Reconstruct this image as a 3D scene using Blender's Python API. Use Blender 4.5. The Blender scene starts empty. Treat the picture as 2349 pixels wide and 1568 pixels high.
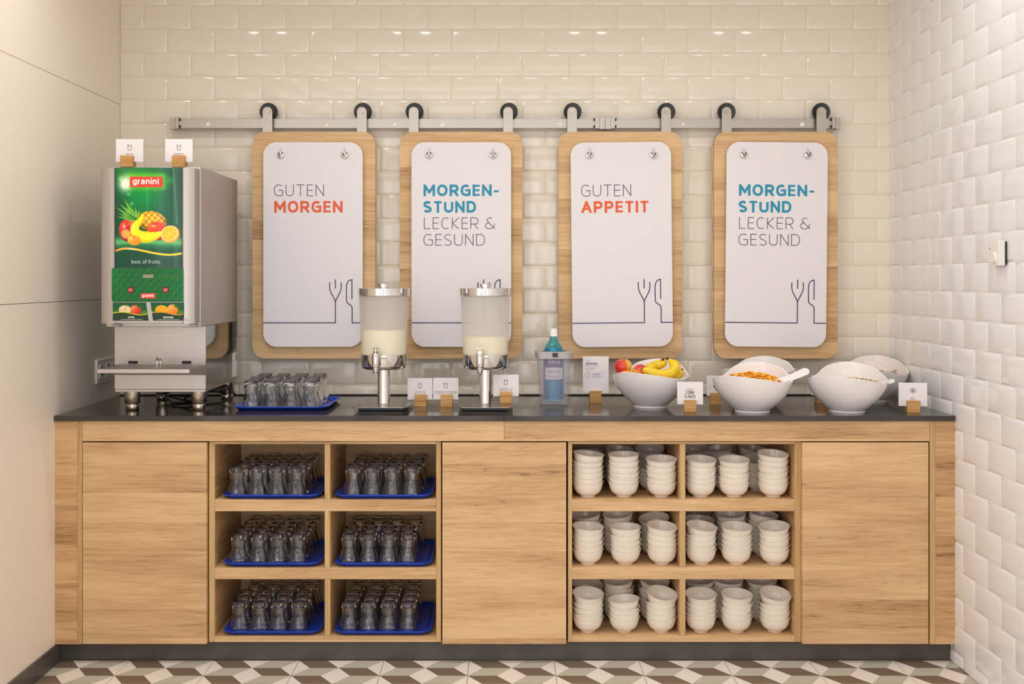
import bpy, math, random
import numpy as np
from mathutils import Vector, Matrix
random.seed(7)
PI = math.pi
SC = bpy.context.scene
COL = SC.collection

# ---------------------------------------------------------------- camera, light, exposure
F, CX, CY, HC = 2540.0, 1152.0, 637.0, 1.393      # focal length in pixels, vanishing point, eye height
def X(px, y): return (px - CX) * y / F
def Z(py, y): return HC - (py - CY) * y / F
cd = bpy.data.cameras.new('camera'); cam = bpy.data.objects.new('camera', cd); COL.objects.link(cam)
cam.location = (0, 0, HC); cam.rotation_euler = (PI / 2, 0, 0)
cd.sensor_width = 36.0; cd.lens = F / 2349 * 36; cd.shift_x = (1174.5 - CX) / 2349; cd.shift_y = -(784 - CY) / 2349
cd.clip_start = 0.05
SC.camera = cam
W = bpy.data.worlds.new('world'); SC.world = W; W.use_nodes = True
W.node_tree.nodes['Background'].inputs[0].default_value = (1.0, 0.93, 0.86, 1)
W.node_tree.nodes['Background'].inputs[1].default_value = 0.35
def area(name, loc, size, energy, color, rot=(0, 0, 0), size_y=None, spread=PI, shape=None):
    l = bpy.data.lights.new(name, 'AREA'); l.energy = energy; l.color = color; l.size = size; l.spread = spread
    if size_y: l.shape = 'RECTANGLE'; l.size_y = size_y
    if shape: l.shape = shape
    o = bpy.data.objects.new(name, l); COL.objects.link(o); o.location = loc; o.rotation_euler = rot
    return o
WARM = (1.0, 1.01, 1.02)
for x in (-1.2, -0.42, 0.42, 1.2):
    area('ceiling_spot', (x, 3.52, 2.83), 0.11, 8.8, WARM, shape='DISK', spread=2.6)
for x, e_ in ((-1.15, 7.0), (0.0, 3.5), (1.15, 6.5)):
    area('ceiling_spot', (x, 1.9, 2.83), 0.11, e_, (0.98, 1.0, 1.03), shape='DISK', spread=2.6)
area('overhead_fill_light', (0.0, 0.6, 2.82), 2.4, 46, (0.96, 1.0, 1.05), size_y=1.6)  # added soft fill from overhead for ambient light, not a real fixture
area('open_room_daylight', (0.0, -2.36, 1.35), 3.1, 235, (0.93, 0.985, 1.07), rot=(PI / 2, 0, 0), size_y=2.5)
area('side_window_daylight', (-1.58, 0.9, 1.55), 2.4, 62, (0.84, 0.94, 1.16), rot=(PI / 2, 0, -PI / 2), size_y=1.9)
area('ceiling_spot', (-1.15, 2.75, 2.83), 0.11, 8, WARM, shape='DISK', spread=2.6)
vs = SC.view_settings
vs.view_transform = 'Standard'; vs.look = 'None'; vs.exposure = -1.40; vs.gamma = 1.0; vs.use_curve_mapping = False
cy = SC.cycles
cy.max_bounces = 14; cy.diffuse_bounces = 6; cy.glossy_bounces = 6; cy.transmission_bounces = 14; cy.transparent_max_bounces = 40
cy.sample_clamp_indirect = 4.0; cy.caustics_reflective = False; cy.caustics_refractive = True; cy.blur_glossy = 0.5

# ---------------------------------------------------------------- helpers
def lin(c):
    return tuple(((v / 255) / 12.92 if v / 255 <= 0.04045 else ((v / 255 + 0.055) / 1.055) ** 2.4) for v in c)
def tag(o, label=None, cat=None, group=None, kind=None):
    for k, v in (('label', label), ('category', cat), ('group', group), ('kind', kind)):
        if v: o[k] = v
    return o
def thing(name, loc, label, cat, group=None, rotz=0.0):
    o = bpy.data.objects.new(name, None); COL.objects.link(o); o.location = loc; o.rotation_euler = (0, 0, rotz)
    o.empty_display_size = 0.05
    return tag(o, label, cat, group)
def link(name, me, parent=None, loc=(0, 0, 0), rot=(0, 0, 0)):
    o = bpy.data.objects.new(name, me); COL.objects.link(o); o.location = loc; o.rotation_euler = rot
    if parent is not None: o.parent = parent
    return o
def copy_tree(o, parent=None):
    c = o.copy(); COL.objects.link(c); c.parent = parent
    for ch in list(o.children): copy_tree(ch, c)
    return c
class MB:
    """collects polygons for one mesh; s = smooth flag, m = material slot"""
    def __init__(s): s.v = []; s.f = []; s.sm = []; s.mi = []
    def add(s, vs, fs, smooth=False, m=0):
        b = len(s.v); s.v += [tuple(p) for p in vs]
        for f in fs: s.f.append(tuple(b + i for i in f)); s.sm.append(smooth); s.mi.append(m)
        return s
    def box(s, x0, x1, y0, y1, z0, z1, m=0):
        vs = [(x, y, z) for z in (z0, z1) for y in (y0, y1) for x in (x0, x1)]
        return s.add(vs, [(0, 2, 3, 1), (4, 5, 7, 6), (0, 1, 5, 4), (2, 6, 7, 3), (0, 4, 6, 2), (1, 3, 7, 5)], False, m)
    def prism(s, pts, y0, y1, m=0, side_smooth=False):
        """outline pts (x,z) extruded from y0 (front) to y1 (back)"""
        n = len(pts)
        a = sum(pts[i][0] * pts[(i + 1) % n][1] - pts[(i + 1) % n][0] * pts[i][1] for i in range(n))
        if a < 0: pts = pts[::-1]
        s.add([(x, y0, z) for x, z in pts], [tuple(range(n))], False, m)
        s.add([(x, y1, z) for x, z in pts], [tuple(range(n - 1, -1, -1))], False, m)
        vs = [(x, y0, z) for x, z in pts] + [(x, y1, z) for x, z in pts]
        return s.add(vs, [(i, i + n, (i + 1) % n + n, (i + 1) % n) for i in range(n)], side_smooth, m)
    def vprism(s, pts, z0, z1, m=0, side_smooth=False):
        n = len(pts)
        a = sum(pts[i][0] * pts[(i + 1) % n][1] - pts[(i + 1) % n][0] * pts[i][1] for i in range(n))
        if a < 0: pts = pts[::-1]
        s.add([(x, y, z1) for x, y in pts], [tuple(range(n))], False, m)
        s.add([(x, y, z0) for x, y in pts], [tuple(range(n - 1, -1, -1))], False, m)
        vs = [(x, y, z0) for x, y in pts] + [(x, y, z1) for x, y in pts]
        return s.add(vs, [(i, (i + 1) % n, (i + 1) % n + n, i + n) for i in range(n)], side_smooth, m)
    def lathe(s, prof, n=32, c=(0, 0, 0), smooth=True, m=0, mod=None):
        """prof: (r, z) from start to end; ends with r==0 are closed"""
        vs = []
        for (r, z) in prof:
            for k in range(n):
                t = 2 * PI * k / n; rr = r * (1 + (mod(t, z) if mod else 0))
                vs.append((c[0] + rr * math.cos(t), c[1] + rr * math.sin(t), c[2] + z))
        fs = []
        for i in range(len(prof) - 1):
            for k in range(n):
                a, b = i * n + k, i * n + (k + 1) % n
                fs.append((a, b, b + n, a + n))
        return s.add(vs, fs, smooth, m)
    def cyl(s, p0, p1, r, n=20, r1=None, m=0, cap=True):
        p0, p1 = Vector(p0), Vector(p1); d = (p1 - p0).normalized()
        u = d.orthogonal().normalized(); w = d.cross(u); r1 = r if r1 is None else r1
        vs = [p + (u * math.cos(2 * PI * k / n) + w * math.sin(2 * PI * k / n)) * q for p, q in ((p0, r), (p1, r1)) for k in range(n)]
        s.add(vs, [(k, (k + 1) % n, (k + 1) % n + n, k + n) for k in range(n)], True, m)
        if cap:
            s.add(vs[:n], [tuple(range(n - 1, -1, -1))], False, m); s.add(vs[n:], [tuple(range(n))], False, m)
        return s
    def tube(s, pts, rad, n=10, m=0, flat=None):
        """pts list of Vector; rad constant or list; flat=(dir,scale) squashes"""
        P = [Vector(p) for p in pts]; k = len(P); R = rad if isinstance(rad, (list, tuple)) else [rad] * k
        t0 = (P[1] - P[0]).normalized(); u = t0.orthogonal().normalized(); vs = []
        for i in range(k):
            t = (P[min(i + 1, k - 1)] - P[max(i - 1, 0)]).normalized()
            u = (u - t * u.dot(t)).normalized(); w = t.cross(u)
            for j in range(n):
                a = 2 * PI * j / n; vs.append(P[i] + (u * math.cos(a) + w * math.sin(a)) * R[i])
        fs = [(i * n + j, i * n + (j + 1) % n, (i + 1) * n + (j + 1) % n, (i + 1) * n + j) for i in range(k - 1) for j in range(n)]
        s.add(vs, fs, True, m)
        s.add(vs[:n], [tuple(range(n - 1, -1, -1))], True, m); s.add(vs[-n:], [tuple(range(n))], True, m)
        return s
    def mesh(s, name, mats):
        me = bpy.data.meshes.new(name); me.from_pydata(s.v, [], s.f)
        me.polygons.foreach_set('use_smooth', s.sm); me.polygons.foreach_set('material_index', s.mi)
        for m in (mats if isinstance(mats, (list, tuple)) else [mats]): me.materials.append(m)
        me.update(); me.set_sharp_from_angle(angle=0.61); return me
    def build(s, name, mats, parent=None, bevel=None, loc=(0, 0, 0), rot=(0, 0, 0), weld=False):
        o = link(name, s.mesh(name, mats), parent, loc, rot)
        if weld:
            w = o.modifiers.new('weld', 'WELD'); w.merge_threshold = 1e-5
        if bevel:
            b = o.modifiers.new('bevel', 'BEVEL'); b.width = bevel; b.segments = 2; b.limit_method = 'ANGLE'; b.angle_limit = 0.7
        return o
def rrect(x0, x1, z0, z1, r, n=8):
    pts = []
    for cx, cz, a in ((x1 - r, z1 - r, 0), (x0 + r, z1 - r, PI / 2), (x0 + r, z0 + r, PI), (x1 - r, z0 + r, 1.5 * PI)):
        for k in range(n + 1):
            t = a + PI / 2 * k / n; pts.append((cx + r * math.cos(t), cz + r * math.sin(t)))
    return pts
def spline(pts, n=8):
    """Catmull-Rom through pts (any dimension)"""
    P = [np.array(p, float) for p in pts]; P = [2 * P[0] - P[1]] + P + [2 * P[-1] - P[-2]]; out = []
    for i in range(1, len(P) - 2):
        for k in range(n):
            t = k / n
            out.append(0.5 * ((2 * P[i]) + (-P[i - 1] + P[i + 1]) * t + (2 * P[i - 1] - 5 * P[i] + 4 * P[i + 1] - P[i + 2]) * t * t + (-P[i - 1] + 3 * P[i] - 3 * P[i + 1] + P[i + 2]) * t ** 3))
    out.append(P[-2]); return [tuple(p) for p in out]

# ---------------------------------------------------------------- materials
class NT:
    def __init__(s, name):
        s.mat = bpy.data.materials.new(name); s.mat.use_nodes = True; s.t = s.mat.node_tree
        s.b = s.t.nodes['Principled BSDF']; s.out = s.t.nodes['Material Output']
    def n(s, typ, **kw):
        nd = s.t.nodes.new(typ)
        for k, v in kw.items(): setattr(nd, k, v)
        return nd
    def l(s, a, b): s.t.links.new(a, b)
    def math(s, op, a, b=None, c=None):
        nd = s.n('ShaderNodeMath', operation=op)
        for i, v in enumerate((a, b, c)):
            if v is None: continue
            if isinstance(v, (int, float)): nd.inputs[i].default_value = v
            else: s.l(v, nd.inputs[i])
        return nd.outputs[0]
    def mix(s, fac, a, b, mode='MIX'):
        nd = s.n('ShaderNodeMix', data_type='RGBA', blend_type=mode)
        for i, v in ((0, fac), (6, a), (7, b)):
            if isinstance(v, (int, float)): nd.inputs[i].default_value = v
            elif isinstance(v, tuple): nd.inputs[i].default_value = (*v[:3], 1)
            else: s.l(v, nd.inputs[i])
        return nd.outputs[2]
    def ramp(s, fac, stops):
        nd = s.n('ShaderNodeValToRGB'); e = nd.color_ramp.elements
        while len(e) < len(stops): e.new(0.5)
        for i, (p, c) in enumerate(stops): e[i].position = p; e[i].color = (*c, 1)
        s.l(fac, nd.inputs[0]); return nd.outputs[0]
def simple(name, rgb, rough=0.5, metal=0.0, **kw):
    m = NT(name); b = m.b.inputs
    b['Base Color'].default_value = (*lin(rgb), 1); b['Roughness'].default_value = rough; b['Metallic'].default_value = metal
    for k, v in kw.items(): b[k.replace('_', ' ')].default_value = v
    return m
def noise_bump(m, scale, strength, dist=0.001, vec=None, detail=3.0):
    nz = m.n('ShaderNodeTexNoise'); nz.inputs['Scale'].default_value = scale; nz.inputs['Detail'].default_value = detail
    if vec is None:
        tc = m.n('ShaderNodeTexCoord'); vec = tc.outputs['Object']
    m.l(vec, nz.inputs['Vector'])
    bp = m.n('ShaderNodeBump'); bp.inputs['Strength'].default_value = strength; bp.inputs['Distance'].default_value = dist
    m.l(nz.outputs[0], bp.inputs['Height']); m.l(bp.outputs[0], m.b.inputs['Normal'])
    return m
def wood(name, vertical=False, light=(226, 189, 140), dark=(184, 143, 98), plank=0.105, gain=1.0, small=1.0):
    m = NT(name)
    tc = m.n('ShaderNodeTexCoord'); sp = m.n('ShaderNodeSeparateXYZ'); m.l(tc.outputs['Object'], sp.inputs[0])
    oi = m.n('ShaderNodeObjectInfo')
    along = m.math('ADD', sp.outputs[0], sp.outputs[1]); across = sp.outputs[2]
    if vertical: along, across = across, along
    along = m.math('ADD', m.math('MULTIPLY', along, small), m.math('MULTIPLY', oi.outputs['Random'], 7.3))
    across = m.math('ADD', m.math('MULTIPLY', across, small), m.math('MULTIPLY', oi.outputs['Random'], 3.1))
    pid = m.math('FLOOR', m.math('DIVIDE', across, plank))
    wn = m.n('ShaderNodeTexWhiteNoise', noise_dimensions='1D'); m.l(pid, wn.inputs['W'])
    pr = wn.outputs['Value']
    def nz(sa, sc, detail=3, off=0.0, dist=0.0):
        cb = m.n('ShaderNodeCombineXYZ')
        m.l(m.math('MULTIPLY', along, sa), cb.inputs[0]); m.l(m.math('MULTIPLY', across, sc), cb.inputs[1])
        m.l(m.math('ADD', m.math('MULTIPLY', pr, 13.0), off), cb.inputs[2])
        t = m.n('ShaderNodeTexNoise'); t.inputs['Scale'].default_value = 1.0; t.inputs['Detail'].default_value = detail; t.inputs['Distortion'].default_value = dist
        m.l(cb.outputs[0], t.inputs['Vector']); return t.outputs[0]
    broad = nz(1.6, 11, 3)
    rings = nz(1.3, 24, 2, 3.0, 0.15)
    ringf = m.math('ABSOLUTE', m.math('SUBTRACT', m.math('FRACT', m.math('MULTIPLY', rings, 15.0)), 0.5))
    ringf = m.math('POWER', m.math('MULTIPLY', ringf, 2.0), 5.0)
    fibre = nz(14, 420, 3, 7.0)
    streak = nz(5, 90, 4, 9.0)
    v = m.math('ADD', m.math('MULTIPLY', m.math('SUBTRACT', broad, 0.5), 1.5), 0.42)
    v = m.math('ADD', v, m.math('MULTIPLY', m.math('SUBTRACT', pr, 0.5), 0.5))
    v = m.math('ADD', v, m.math('MULTIPLY', ringf, 0.24 * gain))
    v = m.math('ADD', v, m.math('MULTIPLY', m.math('SUBTRACT', fibre, 0.5), 0.9))
    v = m.math('ADD', v, m.math('MULTIPLY', m.math('SUBTRACT', streak, 0.5), 0.95 * gain))
    mid = tuple((a + b) / 2 + 3 for a, b in zip(light, dark))
    deep = tuple(b * 0.80 for b in dark)
    col = m.ramp(v, [(0.05, lin(light)), (0.5, lin(mid)), (0.95, lin(dark)), (1.0, lin(deep))])
    # small knots
    cb = m.n('ShaderNodeCombineXYZ'); m.l(m.math('MULTIPLY', along, 2.3), cb.inputs[0]); m.l(m.math('MULTIPLY', across, 5.5), cb.inputs[1])
    vo = m.n('ShaderNodeTexVoronoi'); vo.inputs['Scale'].default_value = 1.0; m.l(cb.outputs[0], vo.inputs['Vector'])
    kn = m.math('SMOOTH_MIN', 1.0, m.math('MULTIPLY', vo.outputs['Distance'], 22.0), 0.1)
    col = m.mix(m.math('MULTIPLY', m.math('SUBTRACT', 1.0, kn), 0.6), col, lin((112, 74, 44)))
    m.l(col, m.b.inputs['Base Color']); m.b.inputs['Roughness'].default_value = 0.52
    m.b.inputs['Specular IOR Level'].default_value = 0.35
    bp = m.n('ShaderNodeBump'); bp.inputs['Strength'].default_value = 0.25; bp.inputs['Distance'].default_value = 0.0005
    m.l(fibre, bp.inputs['Height']); m.l(bp.outputs[0], m.b.inputs['Normal'])
    return m.mat
M = {}
M['wood'] = wood('oak_horizontal')
M['wood_v'] = wood('oak_vertical', True, plank=0.012, light=(216, 182, 128), dark=(180, 140, 90), gain=0.5)
M['wood_side'] = wood('oak_end', False, gain=1.3, light=(216, 176, 126), dark=(170, 128, 86), plank=0.14)
M['block'] = wood('block_oak', False, light=(216, 168, 104), dark=(176, 124, 64), plank=0.011, small=1.4, gain=0.7)
M['tile_back'] = noise_bump(simple('tile_glaze_cream', (236, 226, 208), 0.10), 14, 0.05, 0.004, detail=1.0).mat
M['tile_right'] = noise_bump(simple('tile_glaze_white', (240, 238, 237), 0.10), 14, 0.05, 0.004, detail=1.0).mat
M['grout_cream'] = simple('grout_cream', (232, 216, 192), 0.9).mat
M['grout_white'] = simple('grout_white', (246, 242, 236), 0.9).mat
M['panel'] = noise_bump(simple('wall_panel', (246, 233, 216), 0.42), 220, 0.05, 0.0006).mat
M['ceiling'] = simple('ceiling_paint', (236, 230, 222), 0.9).mat
M['stone'] = noise_bump(simple('dark_stone', (66, 61, 56), 0.10, Specular_IOR_Level=0.36), 60, 0.02, 0.001).mat
M['plinth'] = noise_bump(simple('plinth_laminate', (84, 79, 73), 0.33, 0.15), 90, 0.03).mat
M['floor_dark'] = noise_bump(simple('tile_print_brown', (124, 106, 88), 0.35), 130, 0.04).mat
M['floor_grey'] = noise_bump(simple('tile_print_grey', (198, 191, 174), 0.35), 130, 0.04).mat
M['floor_white'] = noise_bump(simple('tile_print_white', (243, 234, 222), 0.35), 130, 0.04).mat
M['grout_floor'] = simple('grout_floor', (168, 158, 138), 0.9).mat
M['poster'] = simple('sign_white', (232, 226, 226), 0.42).mat
M['orange_sticker'] = simple('sticker_orange', (240, 170, 40), .5).mat
M['card'] = simple('card_white', (238, 232, 230), 0.55).mat
M['navy'] = simple('ink_navy', (58, 52, 96), 0.5).mat
M['orange_ink'] = simple('ink_orange', (232, 92, 44), 0.45).mat
M['teal_ink'] = simple('ink_teal', (14, 142, 174), 0.45).mat
M['ink_dark'] = simple('ink_dark', (52, 44, 50), 0.5).mat
M['ink_grey'] = simple('ink_grey', (150, 146, 168), 0.5).mat
M['ink_red'] = simple('ink_red', (205, 40, 60), 0.5).mat
M['ink_brown'] = simple('ink_brown', (112, 50, 46), 0.5).mat
M['ink_white'] = simple('ink_white', (250, 246, 238), 0.5).mat
M['chrome'] = simple('chrome', (222, 218, 214), 0.045, 1.0).mat
M['black'] = simple('black_plastic', (30, 29, 30), 0.35).mat
M['rubber'] = simple('wheel_rubber', (52, 50, 49), 0.45).mat
M['dark_gap'] = simple('dark_gap', (30, 24, 18), 0.8).mat
M['blue_tray'] = simple('tray_blue', (24, 66, 190), 0.28).mat
M['china'] = simple('porcelain', (240, 230, 216), 0.13).mat
M['china_white'] = simple('melamine_white', (240, 234, 232), 0.12).mat
M['white_plastic'] = simple('white_plastic', (238, 232, 220), 0.3).mat
M['grey_plastic'] = simple('grey_plastic', (172, 168, 164), 0.35, 0.2).mat
M['milk'] = simple('milk', (250, 242, 206), 0.5, Subsurface_Weight=0.0).mat
def brushed(name, rgb, rough, axis):
    m = simple(name, rgb, rough, 1.0)
    tc = m.n('ShaderNodeTexCoord'); mp = m.n('ShaderNodeMapping')
    mp.inputs['Scale'].default_value = (4, 4, 260) if axis == 'x' else (260, 260, 4)
    m.l(tc.outputs['Object'], mp.inputs[0])
    nz = m.n('ShaderNodeTexNoise'); nz.inputs['Scale'].default_value = 3; nz.inputs['Detail'].default_value = 4
    m.l(mp.outputs[0], nz.inputs['Vector'])
    r = m.math('ADD', m.math('MULTIPLY', nz.outputs[0], 0.16), rough - 0.08); m.l(r, m.b.inputs['Roughness'])
    bp = m.n('ShaderNodeBump'); bp.inputs['Strength'].default_value = 0.15; bp.inputs['Distance'].default_value = 0.0004
    m.l(nz.outputs[0], bp.inputs['Height']); m.l(bp.outputs[0], m.b.inputs['Normal'])
    m.b.inputs['Anisotropic'].default_value = 0.4
    return m.mat
M['steel'] = brushed('brushed_steel', (186, 178, 171), 0.42, 'x')
M['steel_rail'] = brushed('rail_steel', (176, 170, 160), 0.30, 'x')
M['steel_side'] = simple('polished_steel', (150, 148, 146), 0.07, 1.0).mat
M['steel_leg'] = brushed('leg_steel', (186, 172, 156), 0.2, 'z')
def glass_mat(name, tint, fac=0.45):
    m = NT(name)
    m.b.inputs['Base Color'].default_value = (*tint, 1); m.b.inputs['Roughness'].default_value = 0.0
    m.b.inputs['Transmission Weight'].default_value = 1.0; m.b.inputs['IOR'].default_value = 1.48
    tr = m.n('ShaderNodeBsdfTransparent'); tr.inputs[0].default_value = (*tuple(t ** 0.6 for t in tint), 1)
    mx = m.n('ShaderNodeMixShader'); mx.inputs[0].default_value = fac
    m.l(tr.outputs[0], mx.inputs[1]); m.l(m.b.outputs[0], mx.inputs[2]); m.l(mx.outputs[0], m.out.inputs[0])
    return m.mat
M['glass'] = glass_mat('clear_glass', (0.995, 0.995, 0.99), 1.0)
M['glass_blue'] = glass_mat('blue_glass', (0.38, 0.86, 0.96), 0.8)
def frosted(name, rgb, trans, rough):
    m = NT(name); b = m.b.inputs
    b['Base Color'].default_value = (*lin(rgb), 1); b['Roughness'].default_value = rough; b['IOR'].default_value = 1.25
    b['Transmission Weight'].default_value = 1.0
    b['Transmission Weight'].default_value = 0.0; b['Roughness'].default_value = 0.3
    tr = m.n('ShaderNodeBsdfTransparent')
    df = m.n('ShaderNodeBsdfDiffuse'); df.inputs[0].default_value = (*lin(rgb), 1)
    tl = m.n('ShaderNodeBsdfTranslucent'); tl.inputs[0].default_value = (*lin(rgb), 1)
    m1 = m.n('ShaderNodeMixShader'); m1.inputs[0].default_value = 0.5; m.l(df.outputs[0], m1.inputs[1]); m.l(tl.outputs[0], m1.inputs[2])
    m2 = m.n('ShaderNodeMixShader'); m2.inputs[0].default_value = trans; m.l(m1.outputs[0], m2.inputs[1]); m.l(tr.outputs[0], m2.inputs[2])
    m.l(m2.outputs[0], m.out.inputs[0]); return m.mat
M['frost'] = frosted('frosted_container', (250, 246, 242), 0.60, 0.5)
def clearish(name, rgb, alpha):
    """thin acrylic: mostly clear, a little milky, glossy"""
    m = NT(name); m.b.inputs['Base Color'].default_value = (*lin(rgb), 1); m.b.inputs['Roughness'].default_value = 0.12
    tr = m.n('ShaderNodeBsdfTransparent'); tr.inputs[0].default_value = (0.97, 0.97, 0.985, 1)
    mx = m.n('ShaderNodeMixShader'); mx.inputs[0].default_value = alpha
    m.l(tr.outputs[0], mx.inputs[1]); m.l(m.b.outputs[0], mx.inputs[2]); m.l(mx.outputs[0], m.out.inputs[0]); return m.mat
M['acrylic'] = clearish('acrylic_shell', (206, 200, 212), 0.15)
M['strap'] = clearish('clear_strap', (235, 235, 235), 0.35)
def painted(name, rough=0.3, emit=0.0):
    m = NT(name); m.b.inputs['Specular IOR Level'].default_value = 0.3; at = m.n('ShaderNodeAttribute', attribute_name='print'); m.l(at.outputs['Color'], m.b.inputs['Base Color'])
    m.b.inputs['Roughness'].default_value = rough
    if emit:
        m.l(at.outputs['Color'], m.b.inputs['Emission Color']); m.b.inputs['Emission Strength'].default_value = emit
    return m.mat
M['print_lit'] = painted('backlit_print', 0.12, 0.75)
M['print'] = painted('panel_print', 0.18)
M['print_matte'] = painted('fruit_skin', 0.32)

# ---------------------------------------------------------------- stroke lettering
def el(cx, cy, rx, ry, a0, a1, n=14, p=2.3):
    o = []
    for k in range(n + 1):
        t = math.radians(a0 + (a1 - a0) * k / n); c, s_ = math.cos(t), math.sin(t)
        o.append((cx + rx * math.copysign(abs(c) ** (2 / p), c), cy + ry * math.copysign(abs(s_) ** (2 / p), s_)))
    return o
BOWLP = [(0, 1), (.5, 1)] + el(.52, .71, .48, .29, 90, -90, 12) + [(.5, .42), (0, .42)]
GL = {  # glyph: (bold width, light width, strokes); 'c' strokes are smooth curves, 'l' straight
 'A': (.88, .74, [('l', [(0, 0), (.5, 1.04), (1, 0)]), ('l', [(.22, .3), (.78, .3)])]),
 'B': (.74, .62, [('l', [(0, 0), (0, 1)]), ('c', [(0, 1), (.5, 1)] + el(.5, .76, .42, .24, 90, -90) + [(.5, .52), (0, .52)]), ('c', [(0, .52), (.5, .52)] + el(.5, .26, .5, .26, 90, -90) + [(.5, 0), (0, 0)])]),
 'C': (.74, .67, [('c', el(.56, .5, .56, .5, 52, 308, 22))]),
 'D': (.83, .72, [('l', [(0, 0), (0, 1)]), ('c', [(0, 1), (.4, 1)] + el(.4, .5, .6, .5, 90, -90, 18) + [(.4, 0), (0, 0)])]),
 'E': (.64, .53, [('l', [(1, 1), (0, 1), (0, 0), (1, 0)]), ('l', [(0, .51), (.94, .51)])]),
 'F': (.60, .50, [('l', [(1, 1), (0, 1), (0, 0)]), ('l', [(0, .49), (.92, .49)])]),
 'G': (.85, .78, [('c', el(.53, .5, .53, .5, 52, 275, 22) + [(.8, 0), (1, .07)]), ('l', [(1, .07), (1, .5), (.56, .5)])]),
 'H': (.80, .68, [('l', [(0, 0), (0, 1)]), ('l', [(1, 0), (1, 1)]), ('l', [(0, .5), (1, .5)])]),
 'I': (.22, .06, [('l', [(.5, 0), (.5, 1)])]),
 'J': (.5, .4, [('c', [(1, 1), (1, .3)] + el(.5, .28, .5, .28, 0, -150, 8))]),
 'K': (.78, .61, [('l', [(0, 0), (0, 1)]), ('l', [(1, 1.02), (.08, .5), (1, -.02)])]),
 'L': (.60, .53, [('l', [(0, 1), (0, 0), (1, 0)])]),
 'M': (.99, .88, [('l', [(0, 0), (0, 1)]), ('l', [(1, 0), (1, 1)]), ('l', [(0.02, 1), (.5, .3), (.98, 1)])]),
 'N': (.83, .70, [('l', [(0, 0), (0, 1)]), ('l', [(1, 0), (1, 1)]), ('l', [(0.0, 1), (1.0, 0)])]),
 'O': (.90, .80, [('c', el(.5, .5, .5, .5, 90, 450, 32))]),
 'P': (.76, .64, [('l', [(0, 0), (0, 1)]), ('c', BOWLP)]),
 'Q': (.90, .80, [('c', el(.5, .5, .5, .5, 90, 450, 32)), ('l', [(.62, .25), (1, -.05)])]),
 'R': (.78, .67, [('l', [(0, 0), (0, 1)]), ('c', BOWLP), ('l', [(.5, .42), (.98, -.03)])]),
 'S': (.75, .60, [('c', spline([(.93, .91), (.55, 1.0), (.16, .93), (.0, .74), (.18, .58), (.55, .48), (.9, .36), (1.0, .2), (.84, .05), (.45, 0), (.0, .08)], 4))]),
 'T': (.73, .68, [('l', [(0, 1), (1, 1)]), ('l', [(.5, 0), (.5, 1)])]),
 'U': (.82, .70, [('c', [(0, 1.02), (0, .36)] + el(.5, .36, .5, .36, 180, 360, 16) + [(1, .36), (1, 1.02)])]),
 'V': (.84, .70, [('l', [(0, 1.02), (.5, -.04), (1, 1.02)])]),
 'W': (1.2, 1.0, [('l', [(0, 1.02), (.27, 0), (.5, .8), (.73, 0), (1, 1.02)])]),
 'X': (.8, .66, [('l', [(0, 0), (1, 1)]), ('l', [(0, 1), (1, 0)])]),
 'Y': (.8, .66, [('l', [(0, 1), (.5, .45), (1, 1)]), ('l', [(.5, 0), (.5, .45)])]),
 'Z': (.7, .6, [('l', [(0, 1), (1, 1), (0, 0), (1, 0)])]),
 '&': (.9, .88, [('c', spline([(.66, .95), (.52, 1.0), (.36, .98), (.2, .88), (.18, .74), (.3, .6), (.98, 0)], 5)), ('c', spline([(.38, .6), (.1, .46), (0, .26), (.12, .06), (.42, 0), (.72, .08), (.9, .28), (.93, .46)], 5))]),
 '-': (.45, .4, [('l', [(0, .40), (1, .40)])]),
 '?': (.5, .5, [('c', spline([(0, .8), (.2, .98), (.6, 1), (.95, .82), (.85, .6), (.5, .42), (.5, .25)], 4)), ('l', [(.5, .02), (.5, .06)])]),
 ',': (.14, .1, [('l', [(.7, .1), (.2, -.12)])]), '.': (.14, .1, [('l', [(.5, .02), (.5, .06)])]),
 '1': (.4, .34, [('l', [(0, .8), (.6, 1), (.6, 0)])]),
 '3': (.6, .5, [('c', el(.45, .75, .5, .25, 140, -90) + el(.45, .25, .55, .25, 90, -140))]),
 '5': (.6, .5, [('l', [(.95, 1), (.1, 1), (.05, .55)]), ('c', el(.45, .3, .55, .3, 110, -140))]),
 '%': (.9, .8, [('l', [(.15, 0), (.85, 1)]), ('c', el(.2, .78, .18, .2, 0, 360)), ('c', el(.8, .22, .18, .2, 0, 360))]),
 'g': (.66, .6, [('c', el(.5, .36, .5, .36, 0, 360, 24)), ('l', [(1, .72), (1, -.02)]), ('c', spline([(1, .0), (.96, -.16), (.75, -.26), (.45, -.28), (.06, -.2)], 5))]),
 'r': (.38, .3, [('l', [(0, 0), (0, .66)]), ('c', spline([(0, .36), (.2, .58), (.7, .70), (1.9, .72)], 5))]),
 'a': (.62, .56, [('c', spline([(.08, .58), (.3, .72), (.65, .73), (.92, .62), (.97, .42), (.97, .2), (.97, 0)], 5)), ('c', spline([(.95, .44), (.5, .42), (.12, .34), (0, .18), (.12, .04), (.42, 0), (.75, .06), (.95, .22)], 5))]),
 'n': (.62, .56, [('l', [(0, 0), (0, .66)]), ('c', [(0, .36)] + el(.5, .36, .5, .36, 180, 0, 14) + [(1, .36), (1, 0)])]),
 'i': (.20, .12, [('l', [(.5, 0), (.5, .62)]), ('l', [(.5, 1.0), (.5, 1.02)])]),
}
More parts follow.
